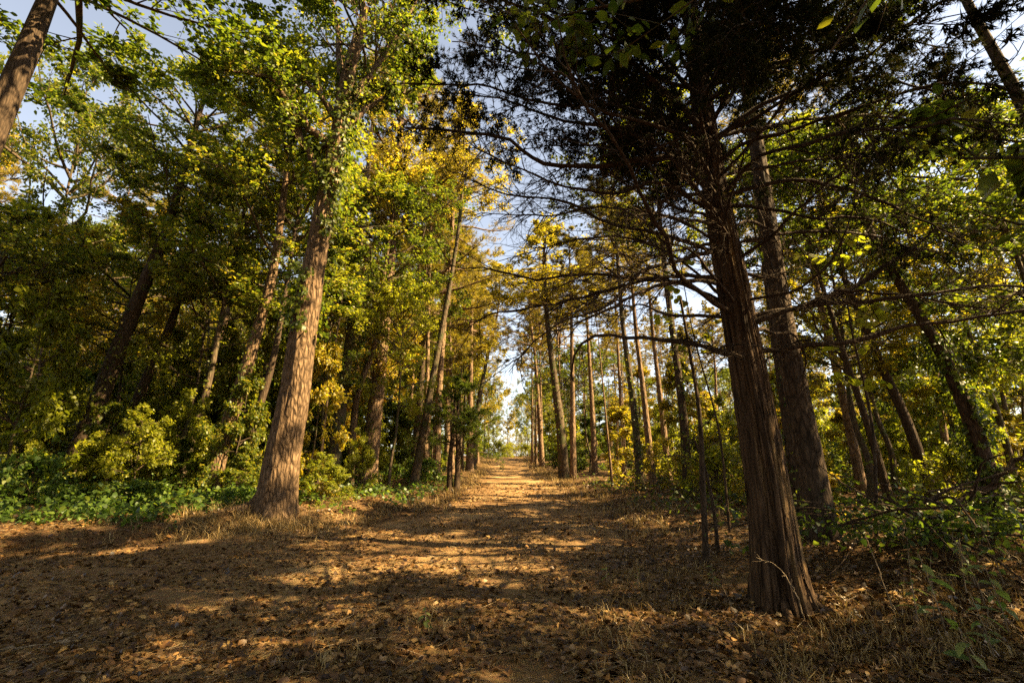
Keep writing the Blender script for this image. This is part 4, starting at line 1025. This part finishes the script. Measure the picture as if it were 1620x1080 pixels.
# brush heap on the dark bank: every stick thrown on it is wood of one heap
b = np.array([5.2, 5.9, float(zf(5.2, 5.9))])
root = thing('brush_heap', 'dark heap of dead branches tangled with green leaves right of the cedar', 'brush heap', b)
r_ = np.random.default_rng(77); n = 46
st_ = np.stack([r_.normal(0, .75, n), r_.normal(0, .4, n), r_.uniform(.05, .5, n)], -1); az = r_.uniform(0, 6.28, n)
Q, _ = curve_limbs(r_, st_, rdirs(r_, az, r_.normal(.15, .25, n)), r_.uniform(.6, 1.6, n), 8, .12, np.full(n, -.06))
for i in range(n):
    a = tubes(Q[i:i+1], (r_.uniform(.006, .02) * np.linspace(1, .4, 8))[None], 5); g = Geo(); g.add(a[0], q=a[1]); g.build('branch', M['dark_bark'], root)
g = Geo(); n = 1500; P = np.stack([r_.normal(0, .9, n), r_.normal(0, .45, n), np.abs(r_.normal(.12, .16, n))], -1)
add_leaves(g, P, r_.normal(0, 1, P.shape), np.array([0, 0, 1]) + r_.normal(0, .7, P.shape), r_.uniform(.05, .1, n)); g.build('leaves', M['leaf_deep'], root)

# large-leaved sapling whose backlit leaves hang right of the cedar, every leaf a part
def heart(seed):
    n = 14; a = np.linspace(0, 2 * np.pi, n, endpoint=False); r_ = np.random.default_rng(seed)
    rad = .5 * (1 + .25 * np.abs(np.cos(a / 2)) ** 3 - .12 * np.exp(-((a - np.pi) / .5) ** 2)) * r_.uniform(.95, 1.05, n)
    v = np.concatenate([[(.45, 0, 0)], np.stack([.45 + rad * np.cos(a), rad * np.sin(a) * .9, .16 * np.abs(np.sin(a)) * rad - .1 * (rad * np.cos(a)) ** 2], -1)])
    g = Geo(); g.add(v, t=np.array([(0, 1 + i, 1 + (i + 1) % n) for i in range(n)])); return g.mesh('leaf', M['leaf_bright'])
HL = [heart(i) for i in range(4)]
def redbud(label, px, Y, h, seed, n, cx, spread):
    r_ = np.random.default_rng(seed); b = at(px[0], px[1], Y); b[2] = float(zf(b[0], b[1]))
    root = thing('broad_leaved_sapling', label, 'sapling', b)
    top = at(cx[0], cx[1], Y) - b
    W = np.array([(0, 0, -.1), top * .35 + np.array([.15, 0, 0]), top * .7, top]); g, P, r = trunk_geo(W, .03, .008, sides=8, seg=24, rough=.1, seed=seed); g.build('trunk', M['dark_bark'], root)
    L = np.array([h]); T1, l1 = sub_twigs(r_, P[None], L, 16, .45, 1, spread, 7, ang=(.7, 1.4), wob=.12, bend=.0, flat=.7)
    w = Geo(); a = tubes(T1, (.004 + .004 * l1)[:, None] * np.linspace(1, .3, 7), 5); w.add(a[0], q=a[1]); w.build('bough', M['dark_bark'], root)
    for i in range(n):
        t = T1[r_.integers(len(T1))]; p = t[r_.integers(2, 7)] + r_.normal(0, .04, 3)
        o = link('leaf', HL[r_.integers(4)], root); o.location = p; sz = r_.uniform(.08, .15); o.scale = (sz, sz, sz)
        o.rotation_euler = (r_.normal(0, .5), r_.uniform(.1, 1.0), r_.uniform(0, 6.28))
redbud('sapling with large backlit lime leaves hanging right of the cedar trunk', (1375, 800), 7.0, 3.6, 5, 150, (1330, 380), .30)
redbud('sapling with broad pale leaves between the pine row and the cedar', (1150, 800), 9.0, 4.2, 6, 110, (1075, 410), .22)

# ------------------------------------------------------------------ labels of the many: say which one by its look and the landmark beside it
MARKS = {'thick furrowed oak': 'the furrowed oak', 'large dark cedar': 'the cedar', 'small dark juniper': 'the dark juniper', 'thin black dead': 'the dead sapling', 'thick grey-brown': 'the trunk behind the cedar',
         'leaning trunk smothered': 'the vine-smothered trunk', 'pale sunlit pine': 'the pale sunlit pine', 'forked tree leaning': 'the forked trailside tree', 'patchily sunlit': 'the sunlit leaning trunk',
         'dark trunk leaning right': 'the leftmost leaning trunk', 'tall brown pine': 'the tall forked-crown pine', 'dark leafy trunk standing': 'the dark leafy trunk', 'brown straight pine second': 'the right-hand pine row',
         'stouter dark trunk': 'the stouter leaning trunk', 'thin trunk with paler': 'the paler right-edge trunk', 'vine-wrapped dark trunk': 'the vine-wrapped trunk'}
def project(p):
    v = np.array(p) - CAM; f = v @ FWD
    return (810 + FPX * (v @ RGT) / f, 540 - FPX * (v @ UPV) / f, f) if f > .5 else None
marks = []
for o in bpy.data.objects:
    if o.parent is None and 'label' in o.keys():
        for k, nm in MARKS.items():
            if o['label'].startswith(k):
                q = project((o.location.x, o.location.y, o.location.z + 1.5)); marks.append((q[0], q[2], nm))
buckets = {}
for nm, (kind, colour, h) in META.items():
    o = bpy.data.objects[nm]; q = project((o.location.x, o.location.y, o.location.z + (.4 if kind == 'bush' else 2.0)))
    if q is None or not (-60 < q[0] < 1680): continue
    mx, md, mn = min(marks, key=lambda m: abs(m[0] - q[0]) + 2.0 * abs(m[1] - q[2]) * .5)
    dx = q[0] - mx
    relw = ('beyond ' if q[2] > md else 'in front of ') if abs(dx) < 26 else ('just ' if abs(dx) < 70 else '') + ('left of ' if dx < 0 else 'right of ')
    dep = 'near' if q[2] < 17 else 'mid-distance' if q[2] < 32 else 'distant' if q[2] < 60 else 'far-off'
    lim = {'pine': (13, 17), 'broadleaf tree': (9, 14), 'sapling': (3.2, 4.8), 'bush': (.85, 1.2)}[kind]
    size = 'small' if h < lim[0] else 'large' if h > lim[1] else 'medium'
    buckets.setdefault(f'{dep} {size} {colour} {kind} {relw}{mn}', []).append((q[2], o))
ORD = ['nearest', 'second nearest', 'third nearest', 'fourth nearest', 'fifth nearest']
for lab, lst in buckets.items():
    lst.sort(key=lambda t: t[0])
    for i, (d, o) in enumerate(lst):
        if len(lst) == 1: o['label'] = lab
        elif i < len(lst) - 1 and i < 5: o['label'] = lab + ', ' + ORD[i] + ' such'
        elif len(lst) <= 6: o['label'] = lab + ', farthest such'
        else: o['label'] = lab + f', {["sixth", "seventh", "eighth", "ninth", "tenth", "eleventh", "twelfth"][min(i - 5, 6)]} nearest such'
